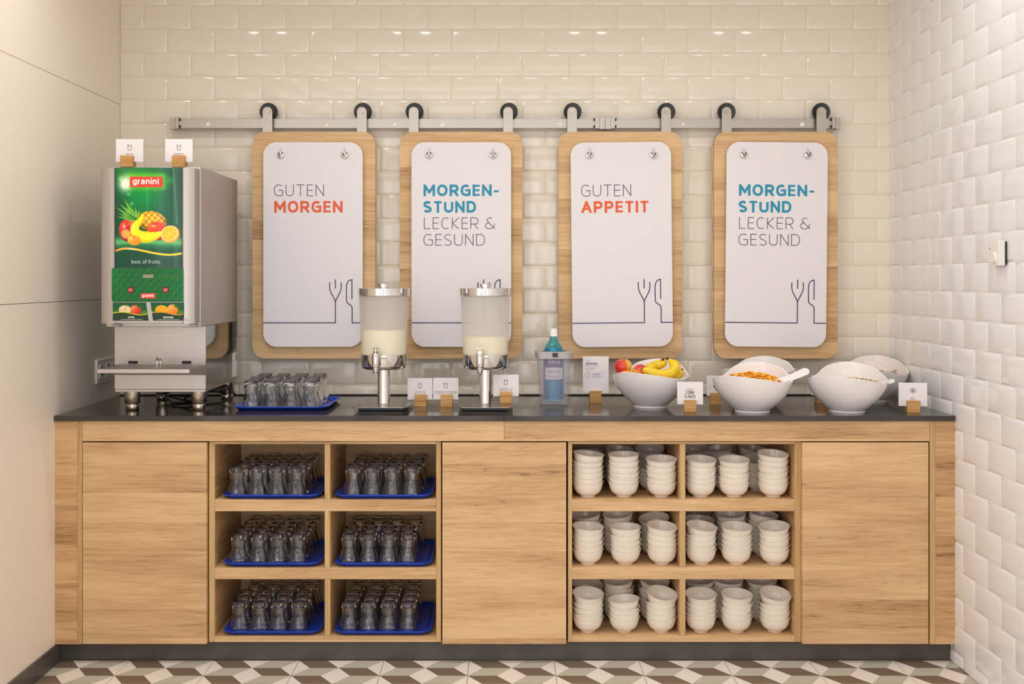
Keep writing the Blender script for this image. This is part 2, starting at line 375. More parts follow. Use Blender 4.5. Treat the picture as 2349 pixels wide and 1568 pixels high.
def clip(poly, x0, x1, y0, y1):
    for ax, lim, sg in ((0, x0, 1), (0, x1, -1), (1, y0, 1), (1, y1, -1)):
        out = []
        for i in range(len(poly)):
            a, b = poly[i - 1], poly[i]; da, db = sg * (a[ax] - lim), sg * (b[ax] - lim)
            if (da >= 0) != (db >= 0):
                t = da / (da - db); out.append((a[0] + t * (b[0] - a[0]), a[1] + t * (b[1] - a[1])))
            if db >= 0: out.append(b)
        poly = out
        if len(poly) < 3: return None
    return poly
def ribbon(pts, w):
    """list of quads along a smooth path"""
    n = len(pts); L = []; closed = abs(pts[0][0] - pts[-1][0]) + abs(pts[0][1] - pts[-1][1]) < 1e-6
    for i in range(n):
        a = pts[(i - 1) if i else (n - 2 if closed else 0)]; b = pts[(i + 1) if i < n - 1 else (1 if closed else n - 1)]
        dx, dy = b[0] - a[0], b[1] - a[1]; d = math.hypot(dx, dy) or 1
        L.append(((pts[i][0] - dy / d * w / 2, pts[i][1] + dx / d * w / 2), (pts[i][0] + dy / d * w / 2, pts[i][1] - dx / d * w / 2)))
    return [[L[i][0], L[i][1], L[i + 1][1], L[i + 1][0]] for i in range(n - 1)]
def segrect(a, b, w, cap=True):
    dx, dy = b[0] - a[0], b[1] - a[1]; d = math.hypot(dx, dy) or 1; ux, uy = dx / d, dy / d; e = w / 2 if cap else 0
    return [(a[0] - ux * e - uy * w / 2, a[1] - uy * e + ux * w / 2), (a[0] - ux * e + uy * w / 2, a[1] - uy * e - ux * w / 2),
            (b[0] + ux * e + uy * w / 2, b[1] + uy * e - ux * w / 2), (b[0] + ux * e - uy * w / 2, b[1] + uy * e + ux * w / 2)]
def text_polys(txt, x0, x1, ytop, ybot, weight=0.055, bold=False, track=None):
    """polygons in a plane whose y runs DOWN like pixels; x stretched to end at x1 (None: natural)"""
    h = ybot - ytop; track = track if track is not None else (.17 if bold else .22)
    adv, x = [], 0.0
    for ch in txt:
        if ch == ' ': x += .36; continue
        base = {'Ä': 'A', 'Ü': 'U'}.get(ch, ch); g = GL[base]; w = g[0] if bold else g[1]
        adv.append((ch, base, x, w)); x += w + track
    tot = x - track; sx = h if x1 is None else (x1 - x0) / tot
    hw = weight / 2; out = []
    for ch, base, gx, w in adv:
        def tr(p):  # unit glyph -> em
            return (gx + hw + p[0] * (w - 2 * hw), hw + p[1] * (1 - 2 * hw))
        for kind, pts in GL[base][2]:
            P = [tr(p) for p in pts]
            th = weight * (.8 if bold and kind == 'c' else 1)
            if kind == 'c': qs = ribbon([p for i, p in enumerate(P) if i == 0 or abs(p[0] - P[i - 1][0]) + abs(p[1] - P[i - 1][1]) > 1e-4], weight)
            else:
                qs = []
                for i in range(len(P) - 1):
                    hor = abs(P[i][1] - P[i + 1][1]) < 1e-6
                    qs.append(segrect(P[i], P[i + 1], weight * (.80 if bold and hor else 1)))
            for q in qs:
                q = clip(q, gx, gx + w, 0 if base not in ',Qg' else -.4, 1)
                if q: out.append([(x0 + px_ * sx, ybot - py_ * h) for px_, py_ in q])
        if ch in 'ÄÜ':
            for dx in (.3, .7):
                c = (gx + w * dx, 1.2); out.append([(x0 + (c[0] + a) * sx, ybot - (c[1] + b) * h) for a, b in ((-.07, -.07), (.07, -.07), (.07, .07), (-.07, .07))])
    return out
def flat(mb, polys, fn, m=0):
    """fn maps plane coords to 3D; polygons face the camera (-Y)"""
    for i, q in enumerate(polys):
        P = [Vector(fn(*p)) - Vector((0, 4e-6 * (i % 60), 0)) for p in q]
        nrm = Vector((0, 0, 0))
        for k in range(len(P)): nrm += P[k - 1].cross(P[k])
        if nrm.y > 0: P = P[::-1]
        mb.add(P, [tuple(range(len(P)))], False, m)
def font_mesh(name, txt, width, mat, offset=0.0, shear=0.0, height_scale=1.0):
    """built-in vector font, centred, lying in XZ facing -Y, scaled to a width"""
    cu = bpy.data.curves.new(name, 'FONT'); cu.body = txt; cu.align_x = 'CENTER'; cu.size = 1.0; cu.offset = offset; cu.shear = shear; cu.resolution_u = 4
    t = bpy.data.objects.new('tmp_text', cu); COL.objects.link(t)
    dg = bpy.context.evaluated_depsgraph_get(); me = bpy.data.meshes.new_from_object(t.evaluated_get(dg)); me.name = name
    bpy.data.objects.remove(t); bpy.data.curves.remove(cu)
    xs = [v.co.x for v in me.vertices]; s_ = width / (max(xs) - min(xs)); cx = (max(xs) + min(xs)) / 2
    for v in me.vertices: v.co = Vector(((v.co.x - cx) * s_, 0, v.co.y * s_ * height_scale))
    me.materials.clear(); me.materials.append(mat); me.update(); return me

# ---------------------------------------------------------------- painted prints (vertex colours on a fine grid)
def paint(name, fn3d, nx, ny, rgb, mat, parent=None):
    """rgb: (ny, nx, 3) sRGB 0..255, row 0 at the top; fn3d(u, v) -> arrays"""
    u = np.linspace(0, 1, nx)[None, :].repeat(ny, 0); v = np.linspace(0, 1, ny)[:, None].repeat(nx, 1)
    x, y, z = fn3d(u, v); co = np.stack([x + 0 * u, y + 0 * u, z + 0 * u], -1).reshape(-1, 3)
    idx = np.arange(nx * ny).reshape(ny, nx)
    q = np.stack([idx[:-1, :-1], idx[1:, :-1], idx[1:, 1:], idx[:-1, 1:]], -1).reshape(-1, 4)
    me = bpy.data.meshes.new(name); me.vertices.add(len(co)); me.vertices.foreach_set('co', co.ravel())
    me.loops.add(q.size); me.loops.foreach_set('vertex_index', q.ravel()); me.polygons.add(len(q))
    me.polygons.foreach_set('loop_start', np.arange(0, q.size, 4)); me.polygons.foreach_set('use_smooth', np.ones(len(q), bool))
    me.update(calc_edges=True); me.validate()
    c = np.clip(rgb.reshape(-1, 3) / 255.0, 0, 1); c = np.where(c <= 0.04045, c / 12.92, ((c + 0.055) / 1.055) ** 2.4)
    a = me.color_attributes.new('print', 'FLOAT_COLOR', 'POINT'); a.data.foreach_set('color', np.concatenate([c, np.ones((len(c), 1))], 1).ravel())
    me.materials.append(mat); return link(name, me, parent)
class Art:
    def __init__(s, x0, x1, y0, y1, nx, ny, base):
        s.X, s.Y = np.meshgrid(np.linspace(x0, x1, nx), np.linspace(y0, y1, ny)); s.e = (x1 - x0) / nx * .7
        s.c = np.zeros((ny, nx, 3)) + np.array(base, float)
    def put(s, mask, col):
        m = np.clip(mask, 0, 1)[..., None]; s.c = s.c * (1 - m) + (np.array(col, float) if not isinstance(col, np.ndarray) else col) * m
    def ell(s, cx, cy, rx, ry, rot=0):
        c, n = math.cos(math.radians(rot)), math.sin(math.radians(rot)); dx, dy = s.X - cx, s.Y - cy
        a, b = (dx * c + dy * n) / rx, (-dx * n + dy * c) / ry; d = np.sqrt(a * a + b * b)
        return np.clip((1 - d) * min(rx, ry) / s.e + .5, 0, 1), d
    def glow(s, cx, cy, rx, ry): return np.exp(-(((s.X - cx) / rx) ** 2 + ((s.Y - cy) / ry) ** 2))
    def poly(s, pts):
        inside = np.zeros_like(s.X, bool); n = len(pts)
        for i in range(n):
            (xa, ya), (xb, yb) = pts[i - 1], pts[i]
            if ya == yb: continue
            c = ((ya > s.Y) != (yb > s.Y)) & (s.X < (xb - xa) * (s.Y - ya) / (yb - ya) + xa); inside ^= c
        return inside.astype(float)
    def path(s, pts, w):
        d = np.full_like(s.X, 1e9)
        for (xa, ya), (xb, yb) in zip(pts[:-1], pts[1:]):
            L = (xb - xa) ** 2 + (yb - ya) ** 2; t = np.clip(((s.X - xa) * (xb - xa) + (s.Y - ya) * (yb - ya)) / L, 0, 1)
            d = np.minimum(d, np.hypot(s.X - xa - t * (xb - xa), s.Y - ya - t * (yb - ya)))
        return np.clip((w / 2 - d) / s.e + .5, 0, 1)
    def ball(s, cx, cy, rx, ry, col, dark, rot=0, hl=(255, 240, 220), hp=(-.35, -.4)):
        m, d = s.ell(cx, cy, rx, ry, rot); sh = np.clip(((s.X - cx) / rx * .5 + (s.Y - cy) / ry * .6) * .6 + .4, 0, 1)[..., None]
        s.put(m, np.array(col, float) * (1 - sh) + np.array(dark, float) * sh)
        s.put(m * .7 * s.glow(cx + hp[0] * rx, cy + hp[1] * ry, rx * .22, ry * .18), hl)

# ================================================================ the room
XL, XR, YB, YF, ZC = -1.6145, 1.638, 4.68, -2.4, 2.85
TW, TH, G = 0.2, 0.1001, 0.0026
tile_cache = {}
def tile_mesh(w, h, mat, key, cut=(0, 0, 0, 0)):
    """bevelled tile; cut = (left, right, bottom, top) sides sawn off flat"""
    k = (round(w, 4), round(h, 4), key, cut)
    if k not in tile_cache:
        b = MB(); g = G / 2; bv = .0115; d0, d1 = -.0004, (-.0030 if key == 'b' else -.0036)
        L_, R__, B_0, T_0 = [.0016 if c else min(bv, w / 2.5, h / 2.5) for c in cut]
        o = [(g, 0, g), (w - g, 0, g), (w - g, 0, h - g), (g, 0, h - g)]
        p = [(x, d0, z) for x, _, z in o]; r = .0014
        q = [(g + r, d0 - .0009, g + r), (w - g - r, d0 - .0009, g + r), (w - g - r, d0 - .0009, h - g - r), (g + r, d0 - .0009, h - g - r)]
        t = [(g + L_, d1, g + B_0), (w - g - R__, d1, g + B_0), (w - g - R__, d1, h - g - T_0), (g + L_, d1, h - g - T_0)]
        vs_ = o + p + q + t; fs = []
        for L in range(3):
            for i in range(4): fs.append((L * 4 + i, L * 4 + (i + 1) % 4, L * 4 + 4 + (i + 1) % 4, L * 4 + 4 + i))
        fs.append((12, 13, 14, 15)); b.add(vs_, fs); tile_cache[k] = b.mesh('tile', mat)
    return tile_cache[k]
def tile_rows(z_from, z_to):
    k = math.floor((z_from - 1.343) / TH + 1e-6)
    while 1.343 + k * TH < z_to:
        yield k, max(z_from, 1.343 + k * TH), min(z_to, 1.343 + (k + 1) * TH); k += 1
def spans(a, b, seam):
    k = math.floor((a - seam) / TW + 1e-6)
    while seam + k * TW < b - .004:
        lo, hi = max(a, seam + k * TW), min(b, seam + (k + 1) * TW)
        if hi - lo > .012: yield lo, hi
        k += 1
def stuff_tiles(items, mat, parent, fn, name='tile'):
    b = MB()
    for me, loc in items:
        base = len(b.v); b.v += [fn(v.co, loc) for v in me.vertices]
        for p in me.polygons: b.f.append(tuple(base + i for i in p.vertices)); b.sm.append(False); b.mi.append(0)
    o = b.build(name, mat, parent); tag(o, kind='stuff'); return o
# back wall
wb = MB().box(XL - .1, XR + .1, YB, YB + .1, 0, ZC).build('wall_back', M['grout_cream']); tag(wb, kind='structure')
extra = []
for k, z0, z1 in tile_rows(0.900, ZC):
    for x0, x1 in spans(XL, XR, 1.5845 if k % 2 == 0 else 1.485):
        me = tile_mesh(x1 - x0, z1 - z0, M['tile_back'], 'b', (int(x1 - x0 < TW - .002 and x0 == XL), int(x1 - x0 < TW - .002 and x1 == XR), int(z0 == .900), 0))
        if z0 < 2.56: link('tile', me, wb, (x0, YB, z0))
        else: extra.append((me, (x0, YB, z0)))
stuff_tiles(extra, M['tile_back'], wb, lambda c, l: (c.x + l[0], c.y + l[1], c.z + l[2]))
# right wall (tiles turned to face -X): local x runs towards the camera
wr = MB().box(XR, XR + .1, YF, YB, 0, ZC).build('wall_right', M['grout_white']); tag(wr, kind='structure')
extra = []
for k, z0, z1 in tile_rows(0.0, ZC):
    for y0, y1 in spans(YF, YB, 4.534 if k % 2 == 0 else 4.435):
        me = tile_mesh(y1 - y0, z1 - z0, M['tile_right'], 'r', (int(y1 - y0 < TW - .002 and y1 == YB), 0, int(z0 == 0), 0))
        vis = y1 > 3.45 and z0 < 2.55 and not (y0 > 4.06 and z1 < .88)
        if vis: link('tile', me, wr, (XR, y1, z0), (0, 0, -PI / 2))
        else: extra.append((me, (XR, y1, z0)))
stuff_tiles(extra, M['tile_right'], wr, lambda c, l: (c.y + l[0], l[1] - c.x, c.z + l[2]))
# left wall: three smooth panels with fine joints
wl = MB().box(XL - .1, XL - .012, YF, YB, 0, ZC).build('wall_left', M['dark_gap']); tag(wl, kind='structure')
for z0, z1 in ((0, 1.3055), (1.3075, 2.123), (2.125, ZC)):
    MB().box(XL - .012, XL, YF, YB - .0015, z0, z1).build('panel', M['panel'], wl)
bl = MB().box(XL, XL + .008, YF, 4.04, 0.0, 0.070).build('baseboard_left', M['plinth']); tag(bl, kind='structure')
ce = MB().box(XL - .1, XR + .1, YF, YB + .1, ZC, ZC + .1).build('ceiling', M['ceiling']); tag(ce, kind='structure')
wf = MB().box(XL - .1, XR + .1, YF - .1, YF, 0, ZC).build('wall_front', simple('far_wall', (196, 192, 186), 0.7).mat); tag(wf, kind='structure')
for x0, x1 in ((-1.35, -1.12), (-.62, -.50), (-.1, .16), (.62, .70), (1.15, 1.42)):  # unseen upright strips, added to give the chrome banded reflections
    o = MB().box(x0, x1, -2.30, -2.22, .0, 2.7).build('reflection_strip_1', M['wood'] if x0 > 0 else M['dark_gap']); tag(o, kind='structure')
# floor with printed tiles
fl = MB().box(XL - .1, XR + .1, YF, YB + .1, -.1, -.003).build('floor', M['grout_floor']); tag(fl, kind='structure')
P3 = 0.3093; S = P3 / 3; R4 = P3 / 4
ft = MB(); g = .0014
def fpoly(pts, m):
    q = clip([(a, b) for a, b in pts], g, P3 - g, g, P3 - g)
    if q: ft.add([(a, -b, 0) for a, b in q], [tuple(range(len(q) - 1, -1, -1))], False, m)
for r in range(4):
    v0, v1 = r * R4, (r + 1) * R4
    if r % 2 == 0:
        fpoly([(0, v0), (S, v0), (1.5 * S, v1), (.5 * S, v1)], 0)
        fpoly([(2 * S, v0), (3 * S, v0), (2.5 * S, v1), (1.5 * S, v1)], 1)
        fpoly([(S, v0), (2 * S, v0), (1.5 * S, v1)], 2)
        fpoly([(0, v0), (.5 * S, v1), (0, v1)], 2); fpoly([(3 * S, v0), (2.5 * S, v1), (3 * S, v1)], 2)
    else:
        fpoly([(1.5 * S, v0), (2.5 * S, v0), (3 * S, v1), (2 * S, v1)], 0)
        fpoly([(.5 * S, v0), (1.5 * S, v0), (S, v1), (0, v1)], 1)
        fpoly([(1.5 * S, v0), (2 * S, v1), (S, v1)], 2)
        fpoly([(0, v0), (.5 * S, v0), (0, v1)], 2); fpoly([(2.5 * S, v0), (3 * S, v0), (3 * S, v1)], 2)
o_ = [(g, -g), (P3 - g, -g), (P3 - g, -P3 + g), (g, -P3 + g)]
for i in range(4):
    a, b = o_[i], o_[(i + 1) % 4]; ft.add([(a[0], a[1], 0), (b[0], b[1], 0), (b[0], b[1], -.003), (a[0], a[1], -.003)], [(0, 1, 2, 3)], False, 2)
ftm = ft.mesh('floor_tile', [M['floor_dark'], M['floor_grey'], M['floor_white']])
for j in range(16):
    for i in range(-5, 6):
        x = -.121 + i * P3
        if x > XR or x + P3 < XL: continue
        link('floor_tile', ftm, fl, (x, 4.034 - j * P3, 0))
# sockets on the left wall
so = thing('socket_plate', (XL, 4.5, 0), 'white triple wall socket plate on the left wall behind the juice machine', 'socket')
z0s, z1s, y0s, y1s = .972, 1.068, 4.388, 4.62
b = MB(); b.prism([(y0s, z0s), (y1s, z0s), (y1s, z1s), (y0s, z1s)], 0, 1); b = MB(); b.box(0, .010, y0s - 4.5, y1s - 4.5, z0s, z1s)
b.build('frame', M['white_plastic'], so, bevel=.004)
for k in range(3):
    yc = y0s - 4.5 + .045 + k * .071; zc = (z0s + z1s) / 2
    i_ = MB().box(.010, .014, yc - .028, yc + .028, zc - .028, zc + .028).build('socket_insert', M['white_plastic'], so, bevel=.001)
    c = MB().cyl((.0135, yc, zc), (.0146, yc, zc), .0195, 24); c.build('socket_cup', simple('socket_grey', (150, 140, 128), .4).mat if k == 0 else bpy.data.materials['socket_grey'], i_)
# thermostat on the right wall
th = thing('thermostat', (XR, 3.62, Z(580, 3.62)), 'square white thermostat with round dial mounted on the right tiled wall', 'thermostat')
MB().box(-.012, -.004, -.036, .036, -.038, .036).build('back_plate', M['black'], th)
MB().box(-.034, -.012, -.040, .040, -.0415, .0415).build('housing', simple('thermo_white', (238, 234, 226), .4).mat, th, bevel=.0015)
MB().cyl((-.034, -.012, -.016), (-.042, -.012, -.016), .019, 28, .0165).build('dial', bpy.data.materials['thermo_white'], th)
b = MB(); b.box(-.0346, -.034, .018, .026, .013, .018); b.box(-.0346, -.034, .018, .028, -.031, -.029); b.build('mark', M['ink_grey'], th)

# ================================================================ counter
YT, YC, YK = 3.985, 3.997, 4.040            # worktop edge, door plane, plinth plane
YS = 4.017                                  # shelf carcass plane
HT = .897
def xz(x0, x1, y0, y1, y): return X(x0, y), X(x1, y), Z(y1, y), Z(y0, y)
xs_ = X(1155.5, YT)
wt = thing('worktop', (0, YT, HT), 'long dark grey stone worktop running wall to wall over the oak cabinets', 'worktop')
for x0, x1 in ((XL + .0002, xs_ - .0004), (xs_ + .0004, XR - .0085)):
    MB().box(x0, x1, 0, YB - .0085 - YT, -.0195, 0).build('slab', M['stone'], wt, bevel=.0012)
MB().box(XL + .001, XR - .001, YB - .0085 - YT, YB - .004 - YT, -.01, .004).build('sealant', M['dark_gap'], wt)
pl = tag(MB().box(X(134, YK), X(2181.5, YK), YK, YK + .018, 0, .072).build('plinth', M['plinth']), 'dark grey recessed plinth under the oak cabinets', 'plinth')
def front(name, px0, px1, py0, py1, y, mat, parent, depth=.019, bevel=.0008):
    x0, x1, z0, z1 = xz(px0, px1, py0, py1, y)
    return MB().box(x0, x1, y, y + depth, z0, z1).build(name, mat, parent, bevel=bevel)
ZB = Z(1477, YC)
fills = (('left', 126, 177.5, 188.5, 'narrow oak end panel beside the smooth left wall'), ('right', 2192.5, 2146.5, 2133, 'narrow oak end panel beside the white tiled right wall'))
for side, a, b_, c, lab in fills:
    t = thing('end_panel', (0, 0, 0), lab, 'panel', 'oak end panels of the counter')
    x0, x1 = sorted((X(a, YC), X(b_, YC))); MB().box(x0, x1, YC, YC + .60, ZB, .8770).build('face', M['wood_side'], t, bevel=.0006)
    x0, x1 = sorted((X(b_, YC), X(c, YC))); MB().box(x0 + .0004, x1 - .0004, YC + .0005, YC + .6, ZB, .8770).build('edge_strip', M['wood_v'], t, bevel=.0006)
for a, b_, lab in ((189, 1156.5, 'oak fascia board under the worktop, over the tumbler shelves'), (1157, 2132.5, 'oak fascia board under the worktop, over the bowl shelves')):
    x0, x1, z0, z1 = xz(a, b_, 966, 1011.5, YC)
    tag(MB().box(x0, x1, YC, YC + .019, z0, .8770).build('fascia_board', M['wood'], bevel=.0005), lab, 'board', 'fascia boards')
for a, b_, d0, d1, lab in ((189.5, 477, 189.5, 474, 'oak base cupboard with flat door next to the left end panel'),
                       (1013.5, 1301.5, 1014.5, 1299, 'oak base cupboard with flat door between the two open shelf units'),
                       (1838.5, 2131.5, 1840.5, 2129.8, 'oak base cupboard with flat door next to the right end panel')):
    t = thing('base_cupboard', (0, 0, 0), lab, 'cupboard', 'flat door oak cupboards')
    x0, x1 = X(a, YC) + .004, X(b_, YC) - .004
    bx = MB(); zt = Z(1016, YC)
    bx.box(x0, x1, YC + .022, YC + .60, ZB + .003, zt - .02).build('carcass', M['dark_gap'], t)
    front('door', d0, d1, 1014.5, 1476.5, YC, M['wood'], t, bevel=.001)
def shelf_unit(a, ia, da, db, ib, b_, lab):
    t = thing('open_shelf_unit', (0, 0, 0), lab, 'shelf unit', 'open oak shelf units')
    zb, zt = Z(1471.5, YS), Z(1012.5, YS); yb = 4.43
    for p, q in ((a, ia), (ib, b_)): MB().box(X(p, YS), X(q, YS), YS, yb, zb, zt).build('side_panel', M['wood_v'], t, bevel=.0005)
    xa, xb = X(ia, YS) + .0003, X(ib, YS) - .0003
    MB().box(xa, xb, YS + .0005, yb, Z(1018, YS), zt).build('top_panel', M['wood'], t)
    MB().box(xa, xb, YS + .0005, yb, zb, Z(1458, YS)).build('bottom_panel', M['wood'], t)
    for p, q in ((1145, 1172), (1301, 1328)): MB().box(xa, xb, YS + .0005, yb, Z(q, YS), Z(p, YS)).build('shelf', M['wood'], t, bevel=.0005)
    for p, q in ((1018, 1145), (1172, 1301), (1328, 1458)):
        MB().box(X(da, YS), X(db, YS), YS + .001, yb, Z(q, YS) + .0003, Z(p, YS) - .0003).build('divider', M['wood_v'], t, bevel=.0005)
    MB().box(xa, xb, yb - .008, yb - .0003, zb, zt).build('back_panel', M['wood'], t)
    # inner cheeks carry the horizontal decor grain
    for p, q in ((1018, 1145), (1172, 1301), (1328, 1458)):
        for x_, s_ in ((X(ia, YS), 1), (X(da, YS), -1), (X(db, YS), 1), (X(ib, YS), -1)):
            u, v = sorted((x_ + .0004 * s_, x_ + .0012 * s_)); MB().box(u, v, YS + .003, yb - .009, Z(q, YS) + .001, Z(p, YS) - .001).build('side_lining', M['wood_side'], t)
    return t
shelf_unit(479, 492.5, 745, 757, 1001, 1012, 'open oak shelf unit with six cells holding blue trays of tumblers')
shelf_unit(1302.5, 1312, 1559.5, 1572, 1823, 1837, 'open oak shelf unit with six cells holding stacks of white bowls')
ZS = [Z(1145, YS), Z(1301, YS), Z(1458, YS)]      # shelf tops

# ================================================================ sliding rail and hanging boards
YR = 4.628
rl = thing('wall_rail', (0, 0, 0), 'long horizontal brushed steel sliding rail fixed to the tiled wall', 'rail')
x0, x1, z0, z1 = xz(398, 1922, 272, 294, YR)
for a, b_ in ((398, 1157), (1157.6, 1922)): MB().box(X(a, YR), X(b_, YR), YR, YR + .008, z0, z1).build('bar', M['steel_rail'], rl, bevel=.0008)
for px in (478, 748, 905, 1015, 1284, 1568, 1840):
    x, z = X(px, YR), Z(285, YR)
    b = MB(); b.cyl((x, YR - .003, z), (x, YR, z), .0085, 20); b.cyl((x, YR - .007, z), (x, YR - .003, z), .006, 6); b.build('bolt', M['chrome'], rl)
    MB().cyl((x, YR + .008, z), (x, YB - .004, z), .009, 14).build('spacer', M['steel_rail'], rl)
def stop(pa, pb, dirn):
    """end stop block: outer block + collar + black buffers; dirn = side the buffer points to"""
    ya = YR - .012
    xa, xb = X(pa, ya), X(pb, ya); zt, zb = Z(268, ya), Z(296, ya); w = xb - xa
    b = MB(); cut = xa + w * (.56 if dirn > 0 else .44)
    if dirn > 0: b.box(xa, cut, ya, YR + .022, zb, zt - .003); b.box(cut, xb, ya + .002, YR + .022, zb + .003, zt)
    else: b.box(cut, xb, ya, YR + .022, zb, zt - .003); b.box(xa, cut, ya + .002, YR + .022, zb + .003, zt)
    o = b.build('end_stop', M['steel_rail'], rl, bevel=.0008)
    xe = xb if dirn > 0 else xa
    q = MB()
    for zz in ((zt - .010), (zb + .012)): q.cyl((xe, YR - .006, zz), (xe + dirn * .006, YR - .006, zz), .005, 14)
    q.build('buffer', M['black'], o)
stop(390, 409.5, 1); stop(1909, 1928, -1); stop(1365, 1388, -1); stop(1388.5, 1411, 1)
YBF, BT = 4.600, .034        # board front plane and thickness
YP = YBF - .020              # poster front plane
icon_fork = [('c', spline([(-12.7, 647), (-13.4, 655), (-12, 666), (-7, 677), (-1.2, 688), (0, 694)], 5)), ('c', spline([(12.7, 647), (13.4, 655), (12, 666), (7, 677), (1.2, 688), (0, 694)], 5)),
             ('l', [(0, 641.5), (0, 660.5)]), ('l', [(0, 690), (0, 740)]),
             ('l', [(37.8, 641), (37.8, 685)]), ('c', spline([(37.8, 641), (31, 643.5), (26.5, 650), (25.2, 659), (25.2, 675), (25.4, 688)], 5) + spline([(25.4, 688), (27, 694), (33, 698.5), (37, 702), (38.4, 708)], 5)[1:]), ('l', [(38.4, 707), (38.4, 740)])]
boards = [
 (579, 861, 603.5, (613.5, 830), (615, 831), 0.0, 'guten_orange', (604, 832), 'GUTEN MORGEN'),
 (917, 1198.5, 0, (949, 1165.5), (949.5, 1166), 0.0, 'teal', (944, 1172.5), 'MORGENSTUND'),
 (1281.5, 1564, 0, (1312.5, 1528), (1312, 1527), 0.6, 'guten_appetit', (1311, 1541.5), 'GUTEN APPETIT'),
 (1638, 1921.5, 0, (1667, 1884.5), (1665, 1882), -0.55, 'teal', (1665, 1897), 'MORGENSTUND')]
board_labels = ['rounded oak board on rollers behind the GUTEN MORGEN sign', 'rounded oak board on rollers behind the first MORGENSTUND sign, right of GUTEN MORGEN',
                'rounded oak board on rollers behind the GUTEN APPETIT sign', 'rounded oak board on rollers nearest the white tiled right wall']
sign_labels = ['white rounded sign reading GUTEN MORGEN in grey and orange', 'white rounded sign reading MORGENSTUND LECKER & GESUND hanging behind a milk dispenser',
               'white rounded sign reading GUTEN APPETIT in grey and orange', 'white rounded sign reading MORGENSTUND LECKER & GESUND hanging above the cereal bowls']
for bi, (a, b_, _, straps, wheels, rot, style, (pa, pb), word) in enumerate(boards):
    t = thing('hanging_board', (X((a + b_) / 2, YBF), YBF, Z(562, YBF)), board_labels[bi], 'board', 'hanging oak boards')
    ox, oy, oz = t.location
    hw, hh = (X(b_, YBF) - X(a, YBF)) / 2, (Z(302, YBF) - Z(822, YBF)) / 2
    MB().prism(rrect(-hw, hw, -hh, hh, .052, 12), 0, BT).build('board', M['wood'], t, bevel=.0015)
    for k in range(2):
        ys = YBF + .002; xc = X(straps[k], ys) - ox; zt = Z(256, ys) - oz; r = X(11, YBF) - X(0, YBF)
        pts = [(xc + r, hh - .004)] + [(xc + r * math.cos(q), zt + r * math.sin(q)) for q in np.linspace(0, PI, 13)] + [(xc - r, hh - .004)]
        s_ = MB().prism(pts, .002, .008, side_smooth=False).build('hanger_strap', M['steel_rail'], t, bevel=.0006)
        xb = X(wheels[k], 4.60) - ox; q = MB()
        q.cyl((xb, -.0015, zt), (xb, .002, zt), .0095, 24); q.cyl((xb, -.004, zt), (xb, -.0015, zt), .0068, 24, .006)
        q.build('axle_bolt', M['steel_leg'], s_)
        ww = MB(); R_ = X(20.3, 4.632) - X(0, 4.632); yw = .014
        ww.lathe([(0, -.009), (R_ * .55, -.009), (R_ * .62, -.006), (R_ * .8, -.006), (R_ * .96, -.009), (R_, -.007), (R_ * .95, 0), (R_, .007), (R_ * .96, .009), (0, .009)], 40)
        ww.v = [(x + X(wheels[k] + 1.5, 4.632) - ox, z + yw + .018, y + Z(256.5, 4.632) - oz) for x, y, z in ww.v]
        ww.build('roller_wheel', M['rubber'], t)
    # hooks
    pl_, pt_ = pa, 326.0
    for hx in (40, 187):
        x = X(pl_ + hx + (1 if bi > 1 else 0), YP) - ox; z = Z(pt_ + 29, YP) - oz; yy = YP - oy
        h = MB(); h.cyl((x, .001, z), (x, yy - .004, z), .0045, 14)
        h.v = h.v; h.lathe([(0, -.004), (.007, -.004), (.0135, -.0015), (.0142, 0), (.0135, .002), (.006, .004), (0, .004)], 28)
        n0 = len(h.v) - 28 * 7
        h.v = h.v[:n0] + [(vx + x, yy - .006 + vz, vy + z) for vx, vy, vz in h.v[n0:]]
        ho = h.build('hook', M['chrome'], t)
        v = MB(); v.tube([(x - .008, yy - .012, z + .007), (x - .002, yy - .013, z - .006), (x + .002, yy - .013, z - .006), (x + .009, yy - .012, z + .008)], .0018, 8); v.build('hook_prong', M['ink_dark'], ho)
        s_ = MB(); s_.box(x - .004, x - .001, yy - .0035, yy - .0015, z + .006, z + .030); s_.box(x + .0015, x + .0045, yy - .0035, yy - .0015, z + .006, z + .030); s_.build('clear_loop', M['strap'], ho)
    # the sign: local plane in picture pixels, (0,0) at its top-left corner
    sx = YP / F; pw = pb - pa; ph = 469.0
    sg = thing('hanging_sign', (X((pa + pb) / 2, YP), YP, Z(326 + ph / 2, YP)), sign_labels[bi], 'sign', 'white hanging signs')
    sg.rotation_euler = (0, -math.radians(rot), 0)
    fn = lambda u, v, yy=-.0005: ((u - pw / 2) * sx, yy, (ph / 2 - v) * sx)
    MB().prism(rrect(-pw / 2 * sx, pw / 2 * sx, -ph / 2 * sx, ph / 2 * sx, .055, 12), 0, .005).build('sign_panel', M['poster'], sg, bevel=.0006)
    dx = {0: 24.5, 1: 27.5, 2: 23.5, 3: 29}[bi]
    def word_mesh(nm, items, mat):
        for args in items:
            b = MB(); flat(b, text_polys(*args[:5], **args[5]), fn); b.build(nm, mat, sg)
    Lk, Bk = dict(weight=.058), dict(weight=.215, bold=True)
    T0 = 97.0
